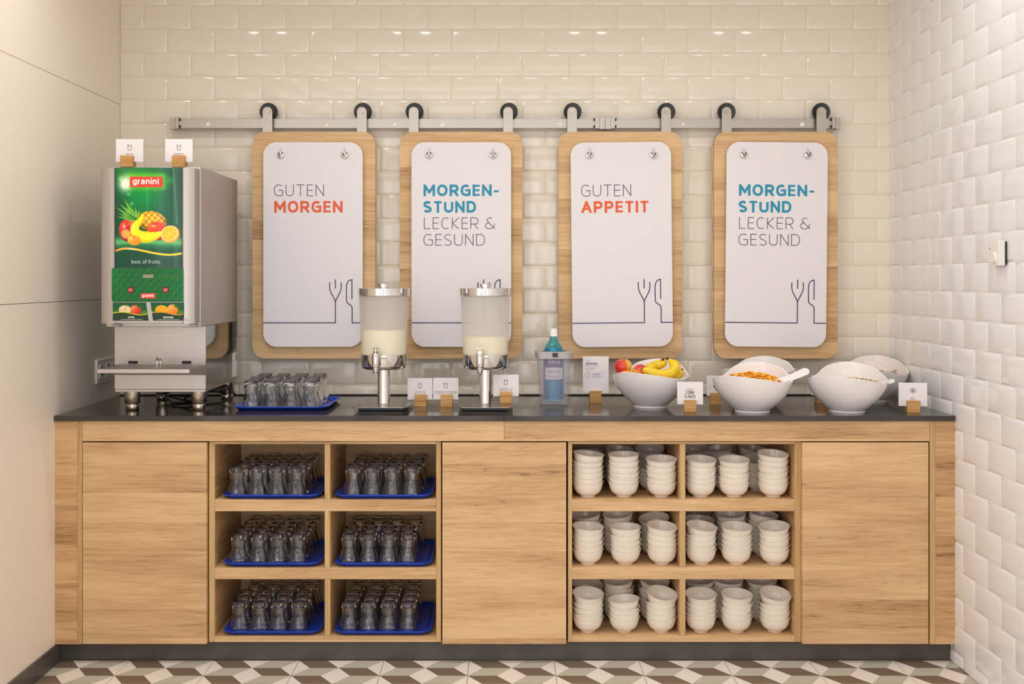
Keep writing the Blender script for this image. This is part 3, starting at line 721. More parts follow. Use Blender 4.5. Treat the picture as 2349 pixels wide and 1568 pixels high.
    if style == 'guten_orange':
        word_mesh('lettering', [('GUTEN', dx, dx + 114.5, T0, T0 + 26.6, Lk)], M['navy']); word_mesh('bold_lettering', [('MORGEN', dx + .5, dx + 157.5, T0 + 37.5, T0 + 64.5, Bk)], M['orange_ink'])
    elif style == 'guten_appetit':
        word_mesh('lettering', [('GUTEN', dx, dx + 114.5, T0, T0 + 26.6, Lk)], M['navy']); word_mesh('bold_lettering', [('APPETIT', dx, dx + 154.5, T0 + 37.5, T0 + 64.5, Bk)], M['orange_ink'])
    else:
        word_mesh('bold_lettering', [('MORGEN-', dx, dx + 173, T0, T0 + 26.6, Bk), ('STUND', dx - .5, dx + 120.5, T0 + 37.7, T0 + 64.5, Bk)], M['teal_ink'])
        word_mesh('lettering', [('LECKER &', dx + 1, dx + 165, T0 + 75.5, T0 + 102, Lk), ('GESUND', dx, dx + 140.5, T0 + 113.5, T0 + 140, Lk)], M['navy'])
    b = MB(); polys = []; fx = 165.5; lw = 2.3
    for kind, pts in icon_fork:
        P = [(fx + px, py - 326) for px, py in pts]
        polys += ribbon(P, lw) if kind == 'c' else [segrect(P[0], P[1], lw)]
    polys += [segrect((0, 414), (fx, 414), lw), segrect((fx + 38.4, 414), (pw, 414), lw)]
    polys = [q for q in (clip(q, 0.3, pw - .3, 0, ph) for q in polys) if q]
    flat(b, polys, fn); b.build('cutlery_drawing', M['navy'], sg)

# ================================================================ juice machine
jx0, jx1 = -1.440, -1.088
jm = thing('juice_machine', (-1.27, 4.13, HT), 'tall steel juice dispenser with a lit green fruit picture on its door', 'juice dispenser')
J = lambda x, y, z: (x + 1.27, y - 4.13, z - HT)
def jbox(name, x0, x1, y0, y1, z0, z1, mat, bevel=.001, parent=jm):
    return MB().box(x0 + 1.27, x1 + 1.27, y0 - 4.13, y1 - 4.13, z0 - HT, z1 - HT).build(name, mat, parent, bevel=bevel)
jbox('housing', jx0 + .01, jx1, 3.999, 4.55, 1.2165, 1.793, M['steel'], .0015)
jbox('column', -1.424, -1.0895, 4.067, 4.55, .9835, 1.2165, M['steel'], .001)
jbox('column_side', -1.0897, -1.088, 4.069, 4.548, .9855, 1.2160, M['steel_side'], None)
lb = jbox('rating_label', -1.0879, -1.0873, 4.465, 4.540, .992, 1.088, M['card'], None)
jbox('sticker', -1.0879, -1.0873, 4.447, 4.460, .993, 1.010, M['orange_sticker'], None)
jbox('label_print', -1.0873, -1.0871, 4.520, 4.532, 1.055, 1.084, M['ink_dark'], None, None).parent = lb
jbox('base_rail', -1.420, -1.089, 4.062, 4.53, .9750, .9835, M['steel'], .0005)
# front door
yd = 3.945; YH = 3.993; dx0, dx1 = X(231, yd), X(456, YH)
zt, zb = Z(385, yd), Z(742, yd)
d = MB(); xin = X(428, yd) 
pts = [(dx0, YH), (dx0, yd + .006), (X(240, yd), yd), (X(258, yd), yd), (X(262, yd), yd + .006), (X(262, yd), yd + .02), (X(417, yd), yd + .02), (X(417, yd), yd + .004), (X(420, yd), yd), (xin, yd), (X(444, yd), yd + .016), (dx1, YH)]
d.vprism([(x + 1.27, y - 4.13) for x, y in pts], zb - HT, zt - HT)
door = d.build('door', M['steel'], jm, bevel=.0008)
# lit picture, slightly bowed
A = Art(88, 1028, 95, 1530, 228, 345, (24, 82, 56))
A.put(.9 * A.glow(480, 450, 330, 330), (6, 140, 62)); A.put(.5 * A.glow(300, 200, 330, 170), (70, 160, 50)); A.put(.55 * A.glow(950, 300, 160, 420), (34, 66, 50))
A.put(.5 * A.glow(120, 700, 120, 300), (36, 66, 52)); A.put(.5 * A.glow(860, 280, 60, 60), (50, 170, 70)); A.put(.6 * np.clip((A.Y - 1200) / 260, 0, 1), (36, 66, 58))
for cx, cy_, r in ((160, 250, 30), (285, 475, 22), (330, 610, 26)): A.put(.7 * A.glow(cx, cy_, r, r), (120, 210, 90))
dxr = np.maximum(np.abs(A.X - 535) - 235, 0); dyr = np.maximum(np.abs(A.Y - 295) - 75, 0); A.put(.75 * np.exp(-((dxr ** 2 + dyr ** 2) / 50 ** 2)), (110, 200, 40))
A.put(1.25 * A.glow(235, 320, 85, 100), (228, 238, 214))
for ang in range(0, 360, 24):
    q = math.radians(ang); A.put(.12 * A.path([(235, 315), (235 + 115 * math.cos(q), 315 + 125 * math.sin(q))], 16), (200, 228, 170))
for xx, o in ((540, .30), (568, .3), (655, .15), (905, .25), (920, .3)): A.put(o * A.path([(xx, 100 if xx > 800 else 380), (xx + (50 if xx > 800 else 0), 900 if xx > 800 else 700)], 9), (170, 215, 170))
A.put(.95 * np.exp(-((A.Y - 1165) / 62) ** 2), (92, 182, 104)); A.put(.5 * A.glow(450, 1210, 330, 26), (24, 80, 50))
# pineapple leaves
for tip, base, w in (((90, 655), (390, 850), 48), ((145, 610), (400, 820), 46), ((210, 535), (400, 820), 52), ((120, 745), (400, 850), 40), ((105, 790), (420, 860), 44), ((210, 840), (430, 860), 40), ((315, 655), (420, 840), 46), ((375, 660), (425, 830), 40), ((440, 700), (430, 830), 40), ((470, 735), (430, 850), 36), ((300, 860), (440, 850), 34), ((240, 660), (405, 830), 40)):
    dx_, dy_ = base[0] - tip[0], base[1] - tip[1]; L = math.hypot(dx_, dy_); nx_, ny_ = -dy_ / L * w / 2, dx_ / L * w / 2
    mx_, my_ = tip[0] + dx_ * .55, tip[1] + dy_ * .55
    A.put(A.poly([tip, (mx_ + nx_, my_ + ny_), base, (mx_ - nx_, my_ - ny_)]), (74, 142, 44)); A.put(A.poly([tip, (mx_ + nx_ * .9, my_ + ny_ * .9), base]), (128, 190, 78))
# pineapple
m_, d_ = A.ell(620, 868, 205, 148, 12)
cell = np.abs(np.sin((A.X * .75 + A.Y * .62) / 20)) * np.abs(np.sin((A.X * .70 - A.Y * .72) / 20)); cell = np.clip(cell * 2.1, 0, 1)[..., None]
sh = np.clip(d_ ** 2 * .7 + (A.Y - 868) / 320, 0, 1)[..., None]
A.put(m_, (np.array((250, 196, 60.)) * cell + np.array((178, 110, 26.)) * (1 - cell)) * (1 - .5 * sh))
A.ball(255, 1000, 112, 158, (232, 62, 48), (120, 26, 40), -8); A.put(.6 * A.ell(350, 900, 70, 50)[0], (240, 120, 50))
A.put(A.ell(690, 960, 130, 88)[0], (214, 40, 26)); A.ball(690, 970, 135, 100, (250, 96, 50), (196, 24, 24), 0); A.put(.8 * A.glow(665, 900, 40, 20), (160, 40, 20)); A.put(A.ell(720, 1110, 40, 34)[0], (180, 36, 24))
A.put(A.ell(240, 1045, 72, 66, 35)[0], (224, 120, 100)); m_, d_ = A.ell(247, 1045, 60, 54, 35); sd = (np.sin(A.X / 6) * np.sin(A.Y / 7))[..., None]; A.put(m_, np.array((214, 168, 74.)) + sd * 34)
# banana
mid = spline([(488, 785), (455, 850), (392, 925), (372, 1000), (420, 1062), (520, 1090), (640, 1080), (745, 1040)], 8)
for i, (x_, y_) in enumerate(mid):
    t_ = i / (len(mid) - 1); rr = 18 + 62 * math.sin(min(1, t_ * 1.35) * PI / 2) if t_ < .75 else 80 - (t_ - .75) * 190
    A.put(A.ell(x_, y_, rr, rr)[0], (252, 196, 8))
for i, (x_, y_) in enumerate(mid):
    t_ = i / (len(mid) - 1); rr = (18 + 62 * math.sin(min(1, t_ * 1.35) * PI / 2) if t_ < .75 else 80 - (t_ - .75) * 190) * .72
    A.put(A.ell(x_ - 3, y_ - 10, rr, rr)[0], (255, 224, 40))
A.put(.5 * A.glow(350, 950, 26, 60), (255, 250, 190))
A.ball(365, 1135, 98, 74, (252, 184, 60), (236, 120, 30), 12); A.put(A.ell(360, 1095, 40, 18, 20)[0], (240, 140, 30))
A.put(A.ell(872, 1050, 132, 122, -30)[0], (244, 140, 24)); A.put(A.ell(862, 1040, 118, 108, -35)[0], (250, 226, 170)); A.put(A.ell(862, 1040, 108, 98, -35)[0], (252, 178, 26))
for k in range(10):
    q = math.radians(k * 36 + 10); A.put(.45 * A.path([(860, 1038), (860 + 100 * math.cos(q), 1038 + 92 * math.sin(q))], 6), (255, 226, 130))
wv = spline([(80, 1290), (200, 1258), (350, 1262), (500, 1290), (650, 1322), (800, 1343), (930, 1342), (1036, 1322)], 8)
tt = np.clip((A.X - 88) / 940, 0, 1)[..., None]
wc = np.where(tt < .3, np.array((244, 150, 36.)) * (1 - tt / .3) + np.array((236, 206, 140.)) * (tt / .3), np.array((246, 190, 60.)) * (1 - (tt - .3) / .7) + np.array((222, 208, 50.)) * ((tt - .3) / .7))
A.put(A.path(wv, 28), wc)
pz = lambda py: Z(py, yd)
def fposter(u, v):
    return X(263, yd) + u * (X(415, yd) - X(263, yd)) + 1.27, yd + .010 - .012 * (1 - (2 * u - 1) ** 2) - 4.13, pz(384.5) + v * (pz(613.5) - pz(384.5)) - HT
lit = paint('lit_picture', fposter, 228, 345, A.c, M['print_lit'], door)
q = MB(); n_ = 12; xs0, xs1 = X(263, yd) + 1.27, X(415, yd) + 1.27
top = [(xs0 + (xs1 - xs0) * k / n_, yd + .0105 - .012 * (1 - (2 * k / n_ - 1) ** 2) - 4.13) for k in range(n_ + 1)] + [(xs1, yd + .02 - 4.13), (xs0, yd + .02 - 4.13)]
q.vprism(top, pz(613.7) - HT, pz(384.2) - HT).build('picture_housing', simple('picture_edge', (22, 60, 42), .3).mat, jm)
def jpt(px, py, y=yd): return (X(px, y) + 1.27, y - 4.13, Z(py, y) - HT)
# logo on the lit picture
def logo(pcx, pcy, pw, ph, y, parent, letter_h=.72):
    b = MB(); x0, _, z0 = jpt(pcx - pw / 2, pcy + ph / 2, y); x1, yy, z1 = jpt(pcx + pw / 2, pcy - ph / 2, y)
    o = b.box(x0, x1, yy, yy + .0006, z0, z1).build('logo_plate', simple('logo_red_%d' % pcx, (236, 60, 44), .3, Emission_Strength=0.35 if y < yd else 0.0, Emission_Color=(*lin((236, 60, 44)), 1)).mat, parent)
    b = MB(); flat(b, text_polys('granini', .085, .885, .15, .72, weight=.19, bold=True, track=.12), lambda u, v: (x0 + u * (x1 - x0), yy - .0007, z1 - v * (z1 - z0)))
    b.build('logo_lettering', M['ink_white'], o)
logo(335.4, 417, 75, 24, yd - .0035, door)
me = font_mesh('slogan', 'best of fruits.', X(369.5, yd) - X(302.5, yd), simple('slogan_ink', (200, 216, 204), .4, Emission_Strength=.25, Emission_Color=(.6, .7, .6, 1)).mat, offset=-.004)
link('slogan', me, door, (X(336, yd) + 1.27, yd - .0032 - 4.13, Z(604, yd) - HT))
# control panel
B_ = Art(195, 1890, 155, 950, 246, 117, (28, 108, 56))
B_.put(.5 * np.clip((B_.X - 1200) / 700, 0, 1), (20, 120, 70)); B_.put(.45 * B_.glow(195, 300, 200, 400), (20, 140, 62))
for r in range(-1, 8):
    for c in range(-1, 11):
        cx, cy_ = 305 + c * 182 - (91 if r % 2 else 0), 215 + r * 112
        B_.put(.6 * B_.ell(cx + 22, cy_ + 22, 46, 46)[0], (22, 92, 52)); B_.put(.8 * B_.ell(cx, cy_, 20, 42, 35)[0], (42, 138, 48))
x0, _, z0 = jpt(257, 691.5); x1, yy, z1 = jpt(421, 614.8)
cp = MB().prism(rrect(x0, x1, z0, z1, .006, 6), yy - .004, yy + .01).build('control_panel', simple('panel_green', (30, 106, 56), .2).mat, door, bevel=.0005)
def fcp(u, v):
    a, b = jpt(258, 615.6, yd - .0045), jpt(420.3, 690.8, yd - .0045); return a[0] + u * (b[0] - a[0]), a[1] + 0 * u, a[2] + v * (b[2] - a[2])
paint('panel_print', fcp, 246, 117, B_.c, M['print'], cp)
def cq(x): return 240 + x / 10.455
def cr(y): return 600 + y / 10.455
def plate(name, xa, xb, ya, yb_, y, mat, parent, dep=.001):
    p0, p1 = jpt(cq(xa), cr(yb_), y), jpt(cq(xb), cr(ya), y); return MB().box(p0[0], p1[0], p0[1], p0[1] + dep, p0[2], p1[2]).build(name, mat, parent)
plate('display', 920, 1168, 308, 388, yd - .0058, simple('lcd', (150, 150, 118), .3).mat, cp)
for k in range(5):
    kx = 1295 + k * 105; kb = plate('key', kx, kx + 86, 310, 398, yd - .0055, bpy.data.materials.get('key_green') or simple('key_green', (40, 124, 40), .4).mat, cp)
    kk = MB(); fnk = lambda u, v: jpt(cq(u), cr(v), yd - .0062)
    if k == 4: flat(kk, ribbon([(kx + 22, 345), (kx + 40, 365), (kx + 72, 325)], 12), fnk)
    elif k == 0: flat(kk, [[(kx + 26, 335), (kx + 60, 335), (kx + 60, 368), (kx + 26, 368)]], fnk)
    else: flat(kk, [[(kx + 20, 345), (kx + 68, 345), (kx + 68, 362), (kx + 20, 362)]], fnk)
    kk.build('key_mark', M['black'], kb)
for bx in (622, 1460):
    s_ = plate('button_surround', bx - 66, bx + 66, 605, 745, yd - .0055, M['black'], cp)
    p0, p1 = jpt(cq(bx - 52), cr(730), yd - .008), jpt(cq(bx + 52), cr(624), yd - .008)
    bt = MB().prism(rrect(p0[0], p1[0], p0[2], p1[2], .0018, 4), p0[1], p0[1] + .003).build('pour_button', bpy.data.materials.get('button_red') or simple('button_red', (205, 48, 40), .35).mat, s_)
    me = font_mesh('button_lettering', 'push', (p1[0] - p0[0]) * .72, M['ink_white']); link('button_lettering', me, cp, ((p0[0] + p1[0]) / 2, p0[1] - .0005, (p0[2] + p1[2]) / 2 - .001))
logo(cq(1043), cr(818), 33, 11.6, yd - .0062, cp)
# the two flavour labels under the panel
def flavour(corners, cxa, kind, word, wx0, wx1):
    xa, xb = min(c[0] for c in corners), max(c[0] for c in corners); A2 = Art(xa, xb, 975, 1415, 126, 66, (26, 98, 56))
    A2.put(.7 * np.clip((1150 - A2.Y) / 200, 0, 1), (36, 92, 60)); A2.put(.8 * np.exp(-((A2.Y - 1215) / 40) ** 2), (90, 150, 40))
    w_ = spline([(xa - 40, 1240), (xa + 130, 1212), (xa + 330, 1216), (xa + 560, 1265), (xa + 700, 1270), (xb + 30, 1238)], 6)
    if kind == 'apple':
        A2.ball(735, 1150, 125, 108, (250, 130, 60), (205, 40, 40)); A2.put(.8 * A2.glow(820, 1180, 60, 70), (232, 48, 60)); A2.put(A2.ell(485, 1150, 145, 105, 0)[0], (236, 214, 168)); A2.put(A2.ell(490, 1155, 22, 16)[0], (190, 150, 60)); A2.put(A2.path([(510, 1110), (540, 1015)], 14), (150, 100, 50)); A2.put(A2.ell(830, 1080, 66, 24, 30)[0], (50, 110, 40)); wc2 = (226, 212, 40)
    else:
        A2.put(A2.ell(1630, 1150, 132, 128)[0], (242, 150, 50)); A2.ball(1630, 1150, 130, 126, (250, 172, 80), (236, 120, 30)); A2.put(A2.ell(1365, 1150, 150, 105)[0], (250, 200, 60)); A2.put(A2.ell(1365, 1155, 132, 92)[0], (248, 172, 24)); A2.put(A2.ell(1365, 1155, 20, 14)[0], (252, 220, 120)); A2.put(A2.ell(1715, 1075, 62, 22, 35)[0], (70, 120, 50)); wc2 = (240, 160, 40)
    A2.put(A2.poly([(xa - 50, 1420)] + w_ + [(xb + 50, 1420)]), (40, 68, 48)); A2.put(A2.path(w_, 20), wc2)
    (tlx, tly), (trx, try_), (brx, bry), (blx, bly) = corners
    # sheared grid: sample picture at its true place so fruits stay upright
    nx, ny = 126, 66; u = np.linspace(0, 1, nx)[None, :].repeat(ny, 0); v = np.linspace(0, 1, ny)[:, None].repeat(nx, 1)
    px_ = (tlx + (blx - tlx) * v) * (1 - u) + (trx + (brx - trx) * v) * u
    ix = np.clip(((px_ - xa) / (xb - xa) * (nx - 1)).round().astype(int), 0, nx - 1); rgb = np.take_along_axis(A2.c, ix[..., None].repeat(3, 2), 1)
    def f3(u, v):
        pxx = (tlx + (blx - tlx) * v) * (1 - u) + (trx + (brx - trx) * v) * u; pyy = tly + (bly - tly) * v; yq = yd - .001
        return X(cq(pxx), yq) + 1.27, yq - 4.13 + 0 * u, Z(cr(pyy), yq) - HT
    o = paint('flavour_label', f3, nx, ny, rgb, M['print'], door)
    b = MB(); fnw = lambda u, v: jpt(cq(u), cr(v), yd - .0016)
    flat(b, text_polys(word, wx0, wx1, 1310, 1355, weight=.2, bold=True), fnw)
    for k in range(11):
        a = (cxa - 260) + k * 48; flat(b, [[(a, 1382), (a + 38, 1382), (a + 38, 1390), (a, 1390)]], fnw)
    b.build('flavour_lettering', M['ink_white'], o)
jbox('label_backing', X(257, yd), X(422, yd), yd, yd + .012, Z(739, yd), Z(692, yd), M['steel'], None)
flavour([(195, 975), (990, 975), (1055, 1415), (195, 1415)], 650, 'apple', 'APFEL', 563, 718)
flavour([(1098, 975), (1890, 975), (1890, 1412), (1162, 1412)], 1530, 'orange', 'ORANGE', 1402, 1648)
b = MB(); c = Vector(jpt(427, 733, yd)); b.cyl(c + Vector((0, .002, 0)), c + Vector((0, -.006, 0)), .0075, 20); b.build('lock', M['chrome'], jm)
b = MB(); b.cyl(c + Vector((0, -.006, 0)), c + Vector((0, -.0065, 0)), .0022, 10); b.build('keyhole', M['black'], jm)
for px_ in (266, 442):
    a = Vector(jpt(px_, 746, 3.97)); MB().box(a.x - .012, a.x + .012, a.y - .004, a.y + .02, a.z - .006, a.z + .004).build('hinge', M['steel_side'], jm, bevel=.001)
# drip tray with perforated grid
ty0, ty1 = 3.842, 4.066; zt_ = 1.076; tx0, tx1 = X(222, ty0), X(436, ty0)
b = MB(); pr = [(ty0, zt_ - .013), (ty0, zt_), (ty1, zt_), (ty1, zt_ - .040)]
for xx in (tx0, tx1 - .0015):
    vs_ = [(x_ + 1.27, y_ - 4.13, z_ - HT) for x_ in (xx, xx + .0015) for y_, z_ in pr]
    b.add(vs_, [(0, 1, 2, 3), (7, 6, 5, 4), (0, 4, 5, 1), (1, 5, 6, 2), (2, 6, 7, 3), (3, 7, 4, 0)])
b.box(tx0 + 1.27, tx1 + 1.27, ty0 - 4.13, ty0 + .0015 - 4.13, zt_ - .013 - HT, zt_ - HT)
vs_ = [J(tx0, ty0, zt_ - .013), J(tx1, ty0, zt_ - .013), J(tx1, ty1, zt_ - .04), J(tx0, ty1, zt_ - .04)]; b.add(vs_, [(0, 1, 2, 3)])
dt = b.build('drip_tray', M['steel'], jm, bevel=None)
gr = MB(); nxh, nyh = 21, 15; gx0, gx1, gy0, gy1 = tx0 + .004, tx1 - .004, ty0 + .004, ty1 - .002
cw, ch = (gx1 - gx0) / nxh, (gy1 - gy0) / nyh
for i in range(nxh):
    for j in range(nyh):
        cx, cy_ = gx0 + (i + .5) * cw, gy0 + (j + .5) * ch
        outer = [(cx + s1 * cw / 2, cy_ + s2 * ch / 2) for s1, s2 in ((1, 0), (1, 1), (0, 1), (-1, 1), (-1, 0), (-1, -1), (0, -1), (1, -1))]
        inner = [(cx + .36 * cw * math.cos(k * PI / 4), cy_ + .36 * ch * math.sin(k * PI / 4)) for k in range(8)]
        vs_ = [J(a, b2, zt_ - .001) for a, b2 in outer + inner]
        gr.add(vs_, [(k, (k + 1) % 8, 8 + (k + 1) % 8, 8 + k) for k in range(8)])
gr.build('drip_grid', M['steel'], dt)
MB().box(tx0 + .002 + 1.27, tx1 - .002 + 1.27, ty0 + .003 - 4.13, ty1 - 4.13, zt_ - .0125 - HT, zt_ - .012 - HT).build('tray_floor', M['dark_gap'], dt)
b = MB(); hx = X(366, 3.96) + 1.27
b.tube([(hx, yy_ - 4.13, zt_ + zz_ - HT) for yy_, zz_ in ((3.93, -.002), (3.93, .022), (3.94, .030), (3.96, .030), (3.97, .022), (3.97, -.002))], .0045, 10)
b.build('grid_handle', M['chrome'], dt)
for px_ in (305, 428): a = Vector(jpt(px_, 833, 4.066)); MB().box(a.x - .017, a.x + .017, a.y - .0006, a.y + .002, a.z - .002, a.z + .009).build('slot', M['black'], jm)
# legs
for cx, cyy in ((-1.387, 4.155), (-1.138, 4.155), (-1.380, 4.505), (-1.119, 4.505)):
    b = MB(); b.lathe([(.0, 0), (.0225, 0), (.0235, .002), (.0235, .024), (.0225, .026), (.0275, .0265), (.0285, .030), (.0285, .079), (.0, .079)], 28)
    b.build('leg', M['steel_leg'], jm, loc=(cx + 1.27, cyy - 4.13, 0))
# cables under the machine
cb_ = thing('power_cable', (-1.2, 4.42, HT), 'coiled black power cables lying on the worktop under the juice machine', 'cable')
def cable(pts, r, nm):
    b = MB(); b.tube([(x + 1.2, y - 4.42, z - HT) for x, y, z in spline(pts, 8)], r, 8); b.build(nm, M['black'], cb_)
cable([(-1.40, 4.50, HT + .03), (-1.33, 4.40, HT + .012), (-1.27, 4.32, HT + .008), (-1.20, 4.28, HT + .02), (-1.15, 4.30, HT + .05), (-1.12, 4.40, HT + .07)], .0035, 'cord')
cable([(-1.10, 4.50, HT + .075), (-1.09, 4.44, HT + .03), (-1.11, 4.38, HT + .005), (-1.18, 4.33, HT + .005), (-1.25, 4.36, HT + .02), (-1.19, 4.43, HT + .04), (-1.10, 4.56, HT + .02)], .0035, 'cord')
cable([(-1.36, 4.48, HT + .02), (-1.27, 4.44, HT + .004), (-1.17, 4.36, HT + .006), (-1.21, 4.30, HT + .006), (-1.28, 4.29, HT + .006)], .0030, 'cord')
MB().box(.0 - .04, .10, .0, .04, .045, .062).build('plug_adapter', simple('adapter_grey', (70, 66, 62), .5).mat, cb_, bevel=.004)

# ================================================================ milk dispensers
def milk_dispenser(pcx, milk_top, label):
    yc = 4.245; xc = X(pcx, yc)
    t = thing('milk_dispenser', (xc, yc, HT), label, 'dispenser', 'frosted milk dispensers on chrome stands')
    # base: black foot and bent steel drip plate
    MB().box(-.083, .083, -.112, .13, 0, .0165).build('foot', M['black'], t, bevel=.002)
    b = MB(); b.vprism(rrect(-.100, .104, -.162, .168, .018, 6), .0165, .0185)
    bp = b.build('drip_plate', simple('plate_steel', (150, 144, 136), .22, 1.0).mat if not bpy.data.materials.get('plate_steel') else bpy.data.materials['plate_steel'], t, bevel=.0006)
    b = MB(); b.lathe([(.040, .0186), (.041, .0192), (.043, .0186)], 40, (0, -.04, 0)); b.lathe([(.060, .0186), (.061, .0192), (.063, .0186)], 40, (0, -.04, 0)); b.build('plate_ring', M['chrome'], bp)
    b = MB(); b.lathe([(0, .0185), (.0245, .0185), (.0240, .022), (.0240, .148), (0, .148)], 40); b.build('pillar', M['chrome'], t)
    zb_, zt_r = .1485, .2035                 # chrome cup
    b = MB(); b.lathe([(0, zb_), (.076, zb_), (.0835, zb_ + .005), (.0865, zb_ + .012), (.0870, zt_r), (.0845, zt_r), (.0845, zb_ + .012), (0, zb_ + .012)], 64); b.build('cup_ring', M['chrome'], t)
    zl = Z(677, yc) - HT
    r0, r1 = .0862, .0955
    rr = lambda z: r0 + (r1 - r0) * (z - zt_r) / (zl - zt_r)
    b = MB(); b.lathe([(r0, zt_r - .01), (r0, zt_r)] + [(rr(z), z) for z in np.linspace(zt_r, zl, 6)][1:] + [(rr(zl) - .003, zl), (r0 - .003, zt_r - .01), (r0, zt_r - .01)], 64); b.build('frosted_container', M['frost'], t)
    zm = Z(milk_top, yc - .08) - HT
    b = MB(); b.lathe([(0, zb_ + .013), (.082, zb_ + .013), (r0 - .0042, zt_r), (rr(zm) - .0042, zm), (0, zm)], 64); b.build('milk', M['milk'], t)
    zt2 = Z(660.5, yc) - HT
    b = MB(); b.lathe([(0, zl - .002), (.096, zl - .002), (.0985, zl), (.0990, zt2 - .001), (.0975, zt2), (.03, zt2 + .001), (0, zt2 + .001)], 64); b.build('lid', M['chrome'], t)
    b = MB(); b.lathe([(0, zt2), (.016, zt2), (.016, zt2 + .004), (.0212, zt2 + .005), (.0212, zt2 + .0155), (.020, zt2 + .017), (0, zt2 + .017)], 36, mod=lambda a, z: .035 * (1 if math.sin(8 * a) > 0 else -1) if z > zt2 + .0045 and z < zt2 + .016 else 0); b.build('lid_knob', M['chrome'], t)
    # tap
    tp = MB(); yt = -.108; tx = -.019
    tp.cyl((tx, -.084, .168), (tx, yt, .168), .010, 20)
    tp.lathe([(0, .140), (.0095, .140), (.0105, .142), (.0105, .160), (.0138, .162), (.0145, .165), (.0145, .213), (.0135, .215), (0, .215)], 28, (tx, yt, 0)); to = tp.build('tap', M['chrome'], t)
    b = MB(); b.cyl((tx, yt, .213), (tx, yt, .233), .0045, 14); b.box(tx - .008, tx + .008, yt - .004, yt + .004, .214, .222); b.box(tx - .0135, tx + .0135, yt - .012, yt + .008, .2325, .2350); b.build('tap_lever', M['chrome'], to, bevel=.0006)
    return t
milk_dispenser(880.5, 757.5, 'chrome milk dispenser with frosted container, nearer the tray of tumblers')
milk_dispenser(1113.5, 772.5, 'chrome milk dispenser with frosted container, nearer the blue bottle cooler')

# ================================================================ trays and tumblers
def tray_mesh(w, d):
    b = MB(); n = 6
    def ring(ox, r, z): return [(x, y, z) for x, y in rrect(-w / 2 + ox, w / 2 - ox, -d / 2 + ox, d / 2 - ox, r, n)]
    rings = [ring(.022, .028, .0), ring(.016, .03, .001), ring(.004, .04, .0125), ring(0, .042, .0135), ring(0, .042, .0165), ring(.005, .038, .0172), ring(.010, .034, .0155), ring(.020, .03, .0050), ring(.024, .026, .0040)]
    k = len(rings[0]); vs_ = [p for r in rings for p in r]; fs = [(i * k + j, i * k + (j + 1) % k, (i + 1) * k + (j + 1) % k, (i + 1) * k + j) for i in range(len(rings) - 1) for j in range(k)]
    b.add(vs_, fs, True); b.add(rings[0], [tuple(range(k - 1, -1, -1))]); b.add(rings[-1], [tuple(range(k))]); return b.mesh('serving_tray', M['blue_tray'])
TM = tray_mesh(.357, .375)
gm = MB(); fl_ = lambda a, z: .012 * abs(math.sin(7 * a)) if z < .055 else 0.0
fac = lambda a, z: .030 * max(0, math.cos(8 * a)) * math.exp(-((z - .078) / .018) ** 2) + .022 * math.cos(14 * a) * max(0, 1 - abs(z - .018) / .035) * .6
outer = [(.0335, 0), (.0348, .0012), (.0350, .010), (.0335, .022), (.0305, .036), (.0266, .048), (.0240, .056), (.0243, .062), (.0265, .071), (.0277, .082), (.0268, .092), (.0254, .099), (.0244, .1035), (.0225, .1055), (.012, .1048), (0, .1046)]
inner = [(0, .091), (.018, .0905), (.0232, .087), (.0238, .076), (.0217, .062), (.0216, .056), (.0244, .046), (.0285, .034), (.0312, .020), (.0326, .010), (.0328, .0012), (.0335, 0)]
gm.lathe(outer, 42, mod=fac); gm.lathe(inner, 42)
GM = gm.mesh('tumbler', M['glass'])
ordn = ['first', 'second', 'third', 'fourth', 'fifth']
row_n = ['front row', 'second row', 'third row', 'fourth row', 'back row']
def tray_of_glasses(cx, yfront, z, xs0, pitch, desc, rows=5, cols=4, seed=0, tray_label='', ry=.0735, yoff=.050):
    rnd = random.Random(seed)
    t = link('serving_tray', TM, None, (cx, yfront + .1875, z)); tag(t, tray_label, 'tray', 'blue serving trays')
    for r in range(rows):
        sh = 0 if r == 0 else rnd.uniform(-.010, .014) if seed % 3 else rnd.uniform(-.003, .003)
        for c in range(cols):
            g_ = link('tumbler', GM, None, (xs0 + c * pitch + sh + rnd.uniform(-.0012, .0012), yfront + yoff + r * ry + rnd.uniform(-.0012, .0012), z + .0042), (0, 0, rnd.uniform(0, 6.28)))
            tag(g_, 'clear upturned tumbler %s, %s, %s from the left' % (desc, row_n[r], ordn[c]), 'glass', 'upturned tumblers on blue trays')
            if r == 0 and (seed, c) in ((3, 1), (3, 2), (4, 0), (4, 1), (4, 2), (6, 1), (7, 0), (1, 0)):
                me = font_mesh('gauge_mark', 'CE', .010, M['ink_white']); o = link('gauge_mark', me, g_, (0, 0, .010)); o.rotation_euler = (0, 0, -g_.rotation_euler.z)
                o.location = Matrix.Rotation(-g_.rotation_euler.z, 3, 'Z') @ Vector((.004, -.0352, .018))
cells = [('top left', 544, 509, 735, 0, 1), ('top right', 808.5, 765, 993, 0, 2), ('middle left', 547.5, 510, 736, 1, 3), ('middle right', 801, 765, 992, 1, 4), ('bottom left', 549.5, 509.5, 735, 2, 5), ('bottom right', 800, 765, 991, 2, 6)]
for nm, px0, ta, tb, lvl, sd in cells:
    cxt = X((ta + tb) / 2, 4.03)
    tray_of_glasses(cxt, 4.013, ZS[lvl] + .0003, X(px0, 4.063), .0722, 'in the %s tumbler cell' % nm, seed=sd, tray_label='blue plastic tray of tumblers in the %s shelf cell' % nm)
tray_of_glasses(-.828, 4.118, HT + .0003, X(579, 4.2), .0735, 'on the worktop tray', seed=7, tray_label='blue plastic tray of tumblers standing on the dark worktop', ry=.071, yoff=.070)

